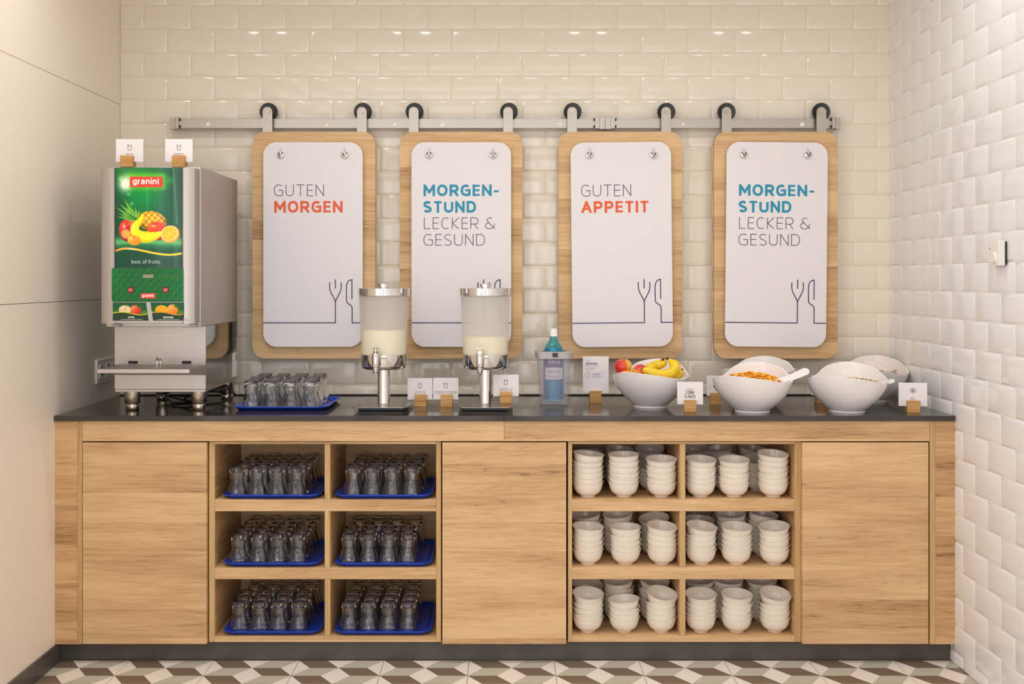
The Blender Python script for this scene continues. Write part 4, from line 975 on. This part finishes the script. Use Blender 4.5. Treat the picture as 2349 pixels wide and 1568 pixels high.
# ================================================================ small bowls in stacks
bo = [(0, 0.0015), (.024, .0015), (.0245, 0), (.0268, 0), (.0272, .004), (.031, .0065), (.0405, .0125), (.0475, .0215), (.0520, .033), (.0545, .045), (.0555, .0515), (.0583, .0540), (.0585, .0555), (.0570, .0562), (.0540, .0540), (.0520, .046), (.0494, .034), (.0450, .023), (.0380, .0145), (.028, .0095), (0, .0085)]
bm_ = MB(); bm_.lathe(bo, 40); BM_ = bm_.mesh('cereal_bowl', M['china'])
ordb = ['lowest', 'second from bottom', 'third from bottom', 'fourth from bottom', 'fifth from bottom', 'topmost']
def stack(px, y, lvl, n, desc, seed, toptilt=None):
    rnd = random.Random(seed); x = X(px, y); z = ZS[lvl] + .0003
    tx = ty_ = 0.0
    for k in range(n):
        top = k == n - 1
        if k:
            tx, ty_ = rnd.uniform(-.04, .06), rnd.uniform(-.075, .075)
            if top: tx, ty_ = rnd.uniform(.05, .28), rnd.uniform(-.17, .17)
            if top and toptilt: tx, ty_ = toptilt[0] * 1.3 + .05, toptilt[1]
        pv = .046 if not top else .030; rt = Matrix.Rotation(ty_, 3, 'Y') @ Matrix.Rotation(tx, 3, 'X'); off = Vector((0, 0, pv)) - rt @ Vector((0, 0, pv))
        if top and k: off.z += .022 * math.hypot(tx, ty_)
        o = link('cereal_bowl', BM_, None, (x + (rnd.uniform(-.0008, .0008) if k else 0) + off.x, y + off.y, z + off.z), (tx, ty_, 0))
        where = 'topmost' if top else ordb[k]
        tag(o, 'white bowl, %s, %s' % (where, desc), 'bowl', 'stacked white cereal bowls')
        z += .0187 + (rnd.uniform(0, .0015)) + (.002 if n - 2 == k else 0)
cellname = [('top left', 'top right'), ('middle left', 'middle right'), ('bottom left', 'bottom right')]
pos3 = ['left', 'middle', 'right']
frontpx = [[1348.5, 1430.6, 1517, 1606.6, 1683, 1772.7], [1348.5, 1434.7, 1518, 1607.5, 1688.6, 1775.6], [1348.5, 1431.4, 1516.5, 1607, 1689.3, 1776.8]]
frontn = [[6, 6, 5, 5, 5, 6], [5, 5, 5, 5, 5, 5], [5, 4, 5, 5, 5, 5]]
tilts = [[(.0, .10), (.0, -.03), (.04, .0), (.05, .05), (.05, .0), (.06, .05)], [(.04, .05), (.0, .0), (.06, .08), (.08, .12), (.06, .02), (.08, -.08)], [(.10, .05), (-.02, -.06), (.14, .14), (.10, .0), (.06, .03), (.16, .08)]]
midpx = [[1350, 1424, 1497, 1600, 1665, 1738], [1345, 1418, 1502, 1603.5, 1677, 1749], [1346, 1419, 1500, 1604, 1668, 1749]]
midn = [[3, 3, 3, 4, 4, 4], [6, 6, 5, 5, 6, 6], [5, 6, 6, 6, 6, 6]]
backpx = [[1350, 1420.6, 1491.5, 1591, 1647.6, 1726], [1350, 1409, 1496, 1597.5, 1663, 1732], [1350, 1407, 1494, 1592, 1660, 1734]]
backn = [[4, 5, 5, 5, 5, 5], [5, 5, 6, 5, 6, 5], [5, 5, 5, 5, 5, 5]]
for l in range(3):
    for i in range(6):
        cn = cellname[l][i // 3]; ps = pos3[i % 3]
        stack(frontpx[l][i], 4.079, l, frontn[l][i], 'front %s stack, %s bowl cell' % (ps, cn), l * 20 + i, tilts[l][i])
        stack(midpx[l][i], 4.202, l, midn[l][i], 'second row %s stack, %s bowl cell' % (ps, cn), l * 20 + i + 100)
        stack(backpx[l][i], 4.330, l, backn[l][i], 'back row %s stack, %s bowl cell' % (ps, cn), l * 20 + i + 200)

# ================================================================ big slanted bowls, fruit, cereal
HK = [(0, 1.022), (15, 1.034), (28, 1.0507), (45, 1.0597), (66, 1.0687), (88, 1.0640), (106, 1.0508), (125, 1.0200), (150, 1.0120), (180, 1.0192), (225, 1.0346), (270, 1.0262), (315, 1.0090), (345, 1.0140), (360, 1.022)]
def H(t):
    d = math.degrees(t) % 360
    ks = [(a - 360, h) for a, h in HK[:-1]] + HK + [(a + 360, h) for a, h in HK[1:]]
    for i in range(len(ks) - 1):
        if ks[i][0] <= d < ks[i + 1][0]:
            (a0, h0), (a1, h1) = ks[i], ks[i + 1]; s0 = (h1 - ks[i - 1][1]) / (a1 - ks[i - 1][0]); s1 = (ks[i + 2][1] - h0) / (ks[i + 2][0] - a0)
            u = (d - a0) / (a1 - a0); L = a1 - a0
            return ((2 * u ** 3 - 3 * u ** 2 + 1) * h0 + (u ** 3 - 2 * u ** 2 + u) * s0 * L + (-2 * u ** 3 + 3 * u ** 2) * h1 + (u ** 3 - u ** 2) * s1 * L) - HT
def big_bowl_mesh(R):
    b = MB(); n = 72; prof = [(0, .42), (.05, .475), (.12, .54), (.225, .63), (.33, .715), (.45, .80), (.60, .885), (.75, .943), (.88, .980), (1, 1.0)]
    vs_ = []; rows = 0
    def row(fr):
        nonlocal rows
        for k in range(n): vs_.append(fr(2 * PI * k / n))
        rows += 1
    row(lambda t: (.0, .0, .003)); row(lambda t: (.056 * math.cos(t), .056 * math.sin(t), .003)); row(lambda t: (.0575 * math.cos(t), .0575 * math.sin(t), 0))
    row(lambda t: (.0635 * math.cos(t), .0635 * math.sin(t), 0)); row(lambda t: (.0640 * math.cos(t), .0640 * math.sin(t), .0035)); row(lambda t: (.0622 * math.cos(t), .0622 * math.sin(t), .006))
    for h, r in prof[1:]:
        row(lambda t, h=h, r=r: (R * r * math.cos(t), R * r * math.sin(t), .006 + h * (H(t) - .006)))
    row(lambda t: ((R + .0005) * math.cos(t), (R + .0005) * math.sin(t), H(t) + .002)); row(lambda t: ((R - .003) * math.cos(t), (R - .003) * math.sin(t), H(t) + .0035)); row(lambda t: ((R - .006) * math.cos(t), (R - .006) * math.sin(t), H(t) + .001))
    for h, r in prof[::-1][1:]:
        row(lambda t, h=h, r=r: ((R * r - .0055) * math.cos(t), (R * r - .0055) * math.sin(t), .011 + h * (H(t) - .010)))
    row(lambda t: (0, 0, .010))
    fs = [(i * n + k, i * n + (k + 1) % n, (i + 1) * n + (k + 1) % n, (i + 1) * n + k) for i in range(rows - 1) for k in range(n)]
    b.add(vs_, fs, True); me = b.mesh('serving_bowl', M['china_white']); me.validate(); return me
BB = big_bowl_mesh(.1455)
def big_bowl(pcx, yc, label, rot=0.0, s_=1.0):
    o = link('serving_bowl', BB, None, (X(pcx, yc), yc, HT + .0003), (0, 0, rot)); o.scale = (s_, s_, 1); return tag(o, label, 'bowl', 'large slanted white serving bowls')
fb = big_bowl(1492, 4.265, 'large slanted white bowl filled with apples, oranges and bananas')
cbw = big_bowl(1725.5, 4.11, 'large slanted white bowl filled with orange corn flakes')
mbw = big_bowl(1943, 4.11, 'large slanted white bowl of muesli at the front of the worktop')
rb1 = big_bowl(1737, 4.425, 'large slanted white bowl standing behind the corn flakes bowl', rot=-.12, s_=1.02)
rb2 = big_bowl(1997, 4.47, 'large slanted white bowl in the corner behind the muesli bowl', rot=-.12)
# cereal fillings
def flakes(name, bowl, rmax, zc, zr, n, size, mats, seed, label, sx=0.0, slope=(0, 0)):
    rnd = random.Random(seed); b = MB()
    ring = 24; vs_ = [(0, 0, zc)] + [(rmax * q * math.cos(2 * PI * k / ring), rmax * q * math.sin(2 * PI * k / ring), zc - (zc - zr) * q ** 2 + slope[0] * rmax * q * math.cos(2 * PI * k / ring)) for q in (.35, .7, 1) for k in range(ring)]
    fs = [(0, 1 + k, 1 + (k + 1) % ring) for k in range(ring)] + [(1 + r * ring + k, 1 + (r + 1) * ring + k, 1 + (r + 1) * ring + (k + 1) % ring, 1 + r * ring + (k + 1) % ring) for r in range(2) for k in range(ring)]
    b.add(vs_, fs, True)
    for _ in range(n):
        q = math.sqrt(rnd.random()); a = rnd.uniform(0, 2 * PI); x, y = rmax * q * math.cos(a), rmax * q * math.sin(a); z = zc - (zc - zr) * q ** 2 + slope[0] * x + rnd.uniform(0, size * .8)
        s_ = size * rnd.uniform(.6, 1.25); rot = Matrix.Rotation(rnd.uniform(0, 6.28), 3, 'Z') @ Matrix.Rotation(rnd.uniform(-.9, .9), 3, 'X') @ Matrix.Rotation(rnd.uniform(-.9, .9), 3, 'Y')
        m = rnd.choices(range(len(mats)), weights=[w for _, w in mats])[0]
        P = [(0, 0, .25)] + [(math.cos(k * PI / 3) * rnd.uniform(.7, 1.1), math.sin(k * PI / 3) * rnd.uniform(.6, 1.0), rnd.uniform(-.3, .25)) for k in range(6)]
        b.add([Vector((x, y, z)) + rot @ Vector(p) * s_ for p in P], [(0, 1 + k, 1 + (k + 1) % 6) for k in range(6)], False, m)
    o = b.build(name, [m for m, _ in mats], None, loc=(bowl.location.x + sx, bowl.location.y, bowl.location.z)); return tag(o, label, 'cereal', None, 'stuff')
c1, c2 = simple('flake_orange', (252, 190, 62), .5).mat, simple('flake_gold', (255, 212, 104), .5).mat
o1, o2, o3, o4 = simple('oat_pale', (238, 216, 172), .6).mat, simple('oat_tan', (196, 152, 92), .6).mat, simple('raisin', (70, 46, 40), .5).mat, simple('seed_green', (110, 116, 72), .5).mat
flakes('corn_flakes', cbw, .120, .139, .104, 700, .0080, [(c1, 3), (c2, 2)], 3, 'heap of orange corn flakes in the front white bowl')
flakes('muesli', mbw, .118, .121, .098, 800, .0042, [(o1, 14), (o2, 6), (o3, 1), (o4, 1)], 4, 'heap of oat muesli with seeds and raisins in the white bowl', slope=(.07, 0))
flakes('puffed_cereal', rb1, .105, .075, .07, 160, .006, [(o2, 3), (o3, 3)], 5, 'dark cereal inside the bowl behind the corn flakes')
flakes('fruit_cereal', rb2, .116, .116, .104, 420, .006, [(c1, 3), (o3, 2), (c2, 2)], 6, 'mixed orange and dark flakes inside the corner bowl')
# spoons
def spoon(p0, p1, label, w=.019, mat=None, bowl_r=.026):
    """wide flat ladle handle from p0 (in the food) to p1 (free end)"""
    p0, p1 = Vector(p0), Vector(p1); d = (p1 - p0).normalized(); side = d.cross(Vector((0, -.72, .69))).normalized(); nrm = side.cross(d).normalized(); L = (p1 - p0).length
    t = thing('serving_spoon', tuple(p0), label, 'spoon', 'white serving spoons')
    b = MB(); sec = []
    e_ = w * .5 / L
    for u in [(1 - e_) * k / 7 for k in range(8)] + [1 - e_ + e_ * math.sin(k * PI / 14) for k in range(1, 8)]:
        hw_ = w * (.70 + .30 * u) * math.sqrt(max(0.004, 1 - max(0, (u - 1 + e_) / e_) ** 2)); th = .0045
        c = d * (u * L) + nrm * (-.006 * math.sin(u * PI)); sec.append([c + side * (hw_ * a) / 2 + nrm * (th * e) / 2 for a, e in ((-1, -.3), (-.8, -1), (.8, -1), (1, -.3), (1, .3), (.8, 1), (-.8, 1), (-1, .3))])
    vs_ = [p for s in sec for p in s]; fs = [(i * 8 + k, i * 8 + (k + 1) % 8, (i + 1) * 8 + (k + 1) % 8, (i + 1) * 8 + k) for i in range(14) for k in range(8)] + [tuple(range(7, -1, -1)), tuple(range(112, 120))]
    b.add(vs_, fs, True); b.build('handle', mat or M['china_white'], t)
    b = MB(); b.lathe([(0, 0), (bowl_r * .6, .002), (bowl_r * .9, .008), (bowl_r, .014), (bowl_r * .93, .014), (bowl_r * .8, .009), (bowl_r * .5, .004), (0, .002)], 24)
    c = d * (-bowl_r * .9); b.v = [tuple(Vector(v) + c - Vector((0, 0, .008))) for v in b.v]; b.build('scoop', mat or M['china_white'], t)
def at(px, py, y): return (X(px, y), y, Z(py, y))
spoon(at(1772, 879, 4.05), at(1855, 848, 4.10), 'broad white plastic spoon resting in the corn flakes bowl', w=.033)
spoon(at(2003, 881, 4.06), at(2051, 872, 4.11), 'white plastic spoon lying over the rim of the front muesli bowl', w=.020)
spoon(at(2026, 862, 4.43), at(2057, 848, 4.46), 'short grey spoon handle in the corner bowl', w=.013, mat=M['grey_plastic'], bowl_r=.018)
spoon(at(1800, 858, 4.41), at(1829, 846, 4.40), 'small grey spoon handle over the rim of the rear left bowl', w=.009, mat=M['grey_plastic'], bowl_r=.018)
# fruit
def skinmat(name, fn):
    m = NT(name); tc = m.n('ShaderNodeTexCoord'); m.b.inputs['Roughness'].default_value = .3
    m.l(fn(m, tc.outputs['Object']), m.b.inputs['Base Color']); return m.mat
def apple_col(m, vec):
    sp = m.n('ShaderNodeSeparateXYZ'); m.l(vec, sp.inputs[0])
    nz = m.n('ShaderNodeTexNoise'); nz.inputs['Scale'].default_value = 28; m.l(vec, nz.inputs['Vector'])
    f = m.math('ADD', m.math('MULTIPLY', sp.outputs[0], 17.0), m.math('ADD', m.math('MULTIPLY', nz.outputs[0], .9), .06))
    return m.ramp(f, [(.05, lin((206, 50, 44))), (.42, lin((222, 84, 50))), (.62, lin((240, 170, 60))), (1, lin((228, 206, 84)))])
M['apple'] = skinmat('apple_skin', apple_col)
M['orange'] = noise_bump(simple('orange_skin', (246, 146, 24), .38), 500, .3, .0006).mat
def ban_col(m, vec):
    nz = m.n('ShaderNodeTexNoise'); nz.inputs['Scale'].default_value = 60; nz.inputs['Detail'].default_value = 4; m.l(vec, nz.inputs['Vector'])
    return m.ramp(nz.outputs[0], [(.25, lin((130, 90, 30))), (.33, lin((226, 184, 24))), (.55, lin((240, 202, 34))), (.8, lin((246, 212, 56)))])
M['banana'] = skinmat('banana_skin', ban_col)
M['stem'] = simple('fruit_stem', (92, 64, 34), .7).mat
def apple(px, py, y, r, label, tilt=(0, 0, 0)):
    t = thing('apple', at(px, py, y), label, 'fruit'); t.rotation_euler = tilt
    b = MB(); b.lathe([(0, -.80 * r), (.18 * r, -.86 * r), (.45 * r, -.84 * r), (.78 * r, -.58 * r), (.97 * r, -.12 * r), (1.0 * r, .18 * r), (.90 * r, .56 * r), (.62 * r, .84 * r), (.36 * r, .90 * r), (.14 * r, .80 * r), (0, .68 * r)], 36); b.build('flesh', M['apple'], t)
    MB().tube([(0, 0, .66 * r), (.004, 0, .88 * r), (.010, 0, 1.04 * r)], .0012, 6).build('stem', M['stem'], t)
apple(1429.5, 842.5, 4.295, .0345, 'red and yellow apple perched on the left of the fruit bowl', (.1, -.1, .35))
apple(1468, 854, 4.25, .031, 'small orange-red apple lying next to the bananas', (1.3, .5, 2.6))
o = MB(); o.lathe([(.0345 * math.sin(q), -.0335 * math.cos(q)) for q in np.linspace(0.0, PI, 20)], 36)
tag(o.build('orange', M['orange'], loc=at(1437, 869, 4.232)), 'whole orange peeping over the left rim of the fruit bowl', 'fruit')
o = MB(); o.lathe([(.0345 * math.sin(q), -.0335 * math.cos(q)) for q in np.linspace(0.0, PI, 20)], 36)
tag(o.build('orange', M['orange'], loc=at(1500, 884, 4.30)), 'orange buried under the bananas in the fruit bowl', 'fruit')
def banana(pts, label, rmax=.0165):
    P = spline([at(*p) for p in pts], 6); n = len(P); p0 = Vector(P[0])
    t = thing('banana', P[0], label, 'fruit', 'yellow bananas')
    R_ = []
    for i in range(n):
        u = i / (n - 1); R_.append(rmax * (.35 + .65 * min(1, u / .18) ** .6) if u < .5 else rmax * (1 if u < .72 else max(.24, 1 - ((u - .72) / .19) ** 1.5 * .76 if u < .91 else .24)))
    R_[0] = rmax * .25
    b = MB(); b.tube([Vector(p) - p0 for p in P], R_, 12); k = b.build('peel', M['banana'], t)
    tip = MB(); tip.tube([Vector(P[-4]) - p0, Vector(P[-1]) - p0, (Vector(P[-1]) - p0) * 1.0 + (Vector(P[-1]) - Vector(P[-3])) * .5], [rmax * .27, rmax * .30, rmax * .26], 8); tip.build('stalk', M['stem'], t)
    tip = MB(); tip.tube([Vector((0, 0, 0)), (Vector(P[0]) - Vector(P[2])).normalized() * .004], [rmax * .3, rmax * .2], 8); tip.build('tip', M['stem'], t)
banana([(1474, 846.5, 4.20), (1490, 853, 4.19), (1510, 859, 4.185), (1530, 859, 4.19), (1546, 850, 4.20), (1548, 838, 4.215), (1538, 828, 4.225), (1529, 821, 4.23)], 'front yellow banana with a green tip lying across the fruit bowl', .0205)
banana([(1482, 848, 4.235), (1492, 842, 4.24), (1503, 838, 4.25), (1515, 835, 4.25), (1522, 829, 4.245), (1520, 823, 4.24)], 'yellow banana arching behind the front banana', .018)
banana([(1500, 862, 4.23), (1522, 868, 4.225), (1542, 866, 4.23), (1556, 858, 4.24), (1563, 850, 4.245), (1566, 846, 4.245)], 'yellow banana at the right with a brown stalk by the bowl rim', .017)

# ================================================================ bottle cooler with blue bottle
yc = 4.305; xc = X(1270.5, yc)
co = thing('bottle_cooler', (xc, yc, HT), 'clear acrylic bottle cooler with grey rim standing on the worktop', 'cooler')
def sq(w, d, r, n=6): return rrect(-w, w, -d, d, r, n)
def loft(b, secs, smooth=True, m=0):
    k = len(secs[0][0]); vs_ = [(x, y, z) for pts, z in secs for x, y in pts]
    b.add(vs_, [(i * k + j, i * k + (j + 1) % k, (i + 1) * k + (j + 1) % k, (i + 1) * k + j) for i in range(len(secs) - 1) for j in range(k)], smooth, m)
b = MB(); loft(b, [(sq(.050, .048, .014), 0), (sq(.0535, .051, .016), .003), (sq(.0545, .052, .018), .012), (sq(.0675, .062, .024), .188)]); loft(b, [(sq(.0645, .059, .022), .188), (sq(.0515, .049, .016), .014), (sq(.02, .02, .01), .012)])
b.build('acrylic_shell', M['acrylic'], co)
b = MB(); b.vprism(sq(.0535, .051, .016), 0, .003); b.build('base', M['acrylic'], co)
b = MB(); loft(b, [(sq(.067, .062, .024), .186), (sq(.0715, .066, .026), .186), (sq(.0725, .067, .027), .210), (sq(.070, .064, .025), .2125), (sq(.044, .042, .028), .2125), (sq(.044, .042, .028), .190), (sq(.064, .058, .022), .188)])
b.build('rim_collar', M['grey_plastic'], co)
MB().box(-.0085, .0125, -.0678, -.066, .1925, .2085).build('maker_badge', M['ink_dark'], co)
bt = thing('water_bottle', (xc - .001, yc, HT + .015), 'blue glass water bottle with white cap standing in the cooler', 'bottle')
hB = Z(753, yc) - HT - .015
b = MB()
prof = [(0, .002), (.033, .0), (.040, .003), (.0415, .010), (.0405, .12), (.0405, .172), (.0395, .19), (.0364, .2047), (.034, .213), (.0297, .2217), (.023, .230), (.0172, .2386), (.0155, .247), (.0145, .2607), (.0140, hB - .018), (.0135, hB - .012)]
b.lathe(prof, 44); b.lathe([(.0115, hB - .012), (.0122, .2607), (.0132, .247), (.0150, .2386), (.0208, .230), (.0275, .2217), (.0318, .213), (.0342, .2047), (.0372, .19), (.0385, .12), (.039, .012), (0, .010)], 44)
b.build('glass_body', M['glass_blue'], bt)
b = MB(); b.lathe([(0, .011), (.0375, .013), (.0368, .19), (.0336, .2047), (.0325, .208), (0, .208)], 40); b.build('water', simple('tinted_water', (40, 160, 196), .05).mat, bt)
b = MB(); b.lathe([(0, hB - .030), (.0158, hB - .030), (.0162, hB - .024), (.0150, hB - .022), (.0158, hB - .018), (.0150, hB - .014), (.0145, hB - .013), (.0140, hB - .002), (.011, hB), (0, hB)], 32); b.build('cap', M['china_white'], bt)
b = MB()
def arcband(r, z0, z1, a0, a1, n=16):
    P = [(r * math.sin(a), -r * math.cos(a)) for a in np.linspace(a0, a1, n)]; return [(x, y, z) for z in (z0, z1) for x, y in P], [(i, i + 1, n + i + 1, n + i) for i in range(n - 1)]
v_, f_ = arcband(.0420, .090, .1355, -.95, .95); b.add(v_, f_, True); b.build('white_label', M['card'], bt)
b = MB(); v_, f_ = arcband(.0420, .1355, .170, -.95, .95); b.add(v_, f_, True); lo = b.build('purple_label', simple('label_purple', (104, 92, 130), .4).mat, bt)
me = font_mesh('label_lettering', 'Sinus', .046, M['ink_white'], offset=.01); o = link('label_lettering', me, lo, (0, -.0432, .152))
b = MB()
for zz, w in ((.122, .05), (.115, .042), (.102, .046), (.097, .03)): b.box(-w / 2, w / 2, -.0432, -.0429, zz, zz + .0022)
b.build('label_print', M['ink_grey'], bt)

# ================================================================ card stands
def card_stand(card, block, y, label, art, rot=0.0, zbase=HT, lean=0.0, blockdx=None, w=None, h=None):
    """card, block: picture rectangles (x0, x1, y0, y1) at depth y; art(fn) adds prints"""
    bx = X((block[0] + block[1]) / 2, y); t = thing('card_stand', (bx, y, zbase), label, 'card stand', 'white cards in oak blocks', rot)
    bw = (block[1] - block[0]) * y / F; bh = (block[3] - block[2]) * y / F; cwid = (card[1] - card[0]) * y / F if w is None else w; chei = (card[3] - card[2]) * y / F
    MB().box(-bw / 2, bw / 2, 0, .017, 0, bh).build('wood_block', M['block'], t, bevel=.0008)
    MB().box(-bw / 2, bw / 2, .0185, .040, 0, bh).build('wood_block', M['block'], t, bevel=.0008)
    MB().box(-bw / 2, bw / 2, .016, .020, 0, bh * .3).build('wood_block', M['block'], t)
    cx0 = X(card[0], y + .0175) - bx; zc0 = Z(card[3], y + .0175) - zbase
    if w is not None: cx0 = -w / 2 + (blockdx or 0)
    c = MB().box(cx0, cx0 + cwid, .0174, .0182, zc0, zc0 + chei).build('card', M['card'], t)
    sx = cwid / 100.0
    fn = lambda u, v: (cx0 + u * sx, .0171, zc0 + chei - v * sx)      # u 0..100 across, v downwards in the same unit
    art(c, fn)
def pr(c, fn, items, mat, name='print'):
    b = MB()
    for q in items: flat(b, q, fn)
    b.build(name, mat, c)
def glass_icon(cx, cy_, s_=1.0):
    o = [(-7.0, -9.5), (-5.2, 9.5), (5.2, 9.5), (7.0, -9.5)]; o = [(cx + a * s_, cy_ + b * s_) for a, b in o]; w = 1.5 * s_
    return [segrect(o[0], o[1], w), segrect(o[1], o[2], w), segrect(o[2], o[3], w), segrect(o[0], (cx + -1 * s_, o[0][1]), w), segrect((cx + 5.5 * s_, o[0][1]), o[3], w), segrect((cx - 6.6 * s_, cy_ - 5.3 * s_), (cx + 6.6 * s_, cy_ - 5.3 * s_), w)]
def milk_card(l1, l2, w1, w2, iy=30, ty=56):
    def art(c, fn):
        pr(c, fn, [glass_icon(50, iy)], M['navy'], 'glass_symbol')
        pr(c, fn, [text_polys(l1, 50 - w1 / 2, 50 + w1 / 2, ty - 3.2, ty + 1.2, weight=.14), text_polys(l2, 50 - w2 / 2, 50 + w2 / 2, ty + 3.4, ty + 7.8, weight=.14)], M['navy'], 'lettering')
    return art
ZM = Z(384, 4.06)
card_stand((266, 329, 318.5, 371), (275.3, 304, 357, 383.5), 3.995, 'white apple juice card in an oak block on top of the juice machine', milk_card('APFELSAFT', 'APPLE JUICE', 27, 30, 31, 55), zbase=1.7932)
card_stand((379, 442, 318.5, 371), (394.3, 423.5, 357, 383.5), 3.995, 'white orange juice card in an oak block on top of the juice machine', milk_card('ORANGENSAFT', 'ORANGE JUICE', 36, 33, 31, 55), zbase=1.7932)
card_stand((935, 992, 866.5, 916), (951, 978.5, 905.5, 932), 4.27, 'white whole milk card in an oak block beside the first milk dispenser', milk_card('VOLLMILCH 3,5%', 'WHOLE MILK 3,5%', 41, 44))
card_stand((993.5, 1051.5, 866, 915.7), (1010.5, 1037.5, 905.5, 932), 4.27, 'white lactose free milk card in an oak block, middle of three milk cards', milk_card('LAKTOSEFREIEMILCH AUF NACHFRAGE', 'LACTOSE FREE MILK UPON REQUEST', 92, 87))
card_stand((1131, 1190, 858.5, 908.5), (1147, 1174, 898.5, 925), 4.205, 'white skimmed milk card in an oak block on the second dispenser plate', milk_card('FETTARME MILCH 1,5%', 'SKIMMED MILK 1,5%', 54, 48), zbase=HT + .0187)
def art_request(c, fn):
    pr(c, fn, [text_polys('AUF', 10, 29, 14, 22, weight=.08), text_polys('ERHÄLTLICH', 10, 60, 34.5, 43, weight=.08), text_polys('AVAILABLE ON', 38, 83, 60, 66, weight=.09)], M['ink_grey'], 'light_lettering')
    pr(c, fn, [text_polys('ANFRAGE', 10, 56, 24.5, 32.5, weight=.22, bold=True), text_polys('REQUEST', 38, 67, 67.5, 72.5, weight=.22, bold=True)], simple('ink_blue', (58, 66, 140), .5).mat, 'bold_lettering')
    small = [[(x, y_), (x + 6.5, y_), (x + 6.5, y_ + 1.6), (x, y_ + 1.6)] for y_, x0, n in ((46, 11, 5), (50.5, 11, 4), (76.5, 38, 5), (80.5, 38, 4)) for x in [x0 + k * 8 for k in range(n)]]
    pr(c, fn, [ribbon(el(19.5, 71, 11, 11, 0, 360, 32, p=2), 1.2), text_polys('?', 16, 23.5, 65, 77, weight=.1), small], M['ink_grey'], 'question_symbol')
card_stand((1337, 1396.5, 816.5, 901), (1353, 1380, 897, 923.5), 4.40, 'tall white AUF ANFRAGE card in an oak block beside the bottle cooler', art_request)
def art_corn(c, fn):
    pr(c, fn, [text_polys('CORN', 33, 65, 35, 48.5, weight=.19, bold=True, track=.1), text_polys('FLAKES', 29, 70, 51, 64.5, weight=.19, bold=True, track=.1)], M['ink_dark'], 'bold_lettering')
    me = font_mesh('script_lettering', "Kellogg's", 28 * .060 / 65, M['ink_red'], shear=.35, offset=.012); p = fn(50, 31); link('script_lettering', me, c, p)
card_stand((1558, 1616.5, 875, 927), (1570, 1597, 916.5, 944), 4.085, 'white corn flakes card in an oak block before the cereal bowls', art_corn, rot=-.13, w=.0945, blockdx=-.0)
def art_choco(c, fn): pr(c, fn, [text_polys('C', 28, 40, 38, 52, weight=.24, bold=True), text_polys('K', 36, 43, 55, 63, weight=.24, bold=True)], M['ink_brown'], 'bold_lettering')
card_stand((1619, 1672, 861, 908), (1629, 1653, 901, 927.5), 4.33, 'white card with brown letters half hidden behind the corn flakes bowl', art_choco, rot=-.15, w=.0945, blockdx=.014)
card_stand((1861, 1905, 859.5, 906), (1874, 1900, 897, 922), 4.375, 'white card in an oak block hidden behind the front muesli bowl', lambda c, fn: None, rot=-.05)
def art_muesli(c, fn):
    ps = []
    for cx, cy_, rx, ry in ((50, 22.5, 3.4, 5.6), (44.5, 26.5, 3.8, 4.6), (55.5, 26.5, 3.8, 4.6), (45, 32.5, 4.2, 3.6), (55, 32.5, 4.2, 3.6)): ps += ribbon(el(cx, cy_, rx, ry, 0, 360, 18, p=2), 1.0)
    ps.append(segrect((50, 26), (50, 41), 1.1)); pr(c, fn, [ps], M['navy'], 'grain_symbol')
    pr(c, fn, [text_polys('MÜSLI', 42.5, 57.5, 52.5, 56, weight=.14), text_polys('MUESLI', 41, 59, 58.5, 62, weight=.14)], M['navy'], 'lettering')
card_stand((2070, 2133.5, 877, 931), (2082, 2110.5, 919.5, 947.5), 4.062, 'white muesli card in an oak block at the right end of the worktop', art_muesli, rot=-.16, w=.101, blockdx=-.0)
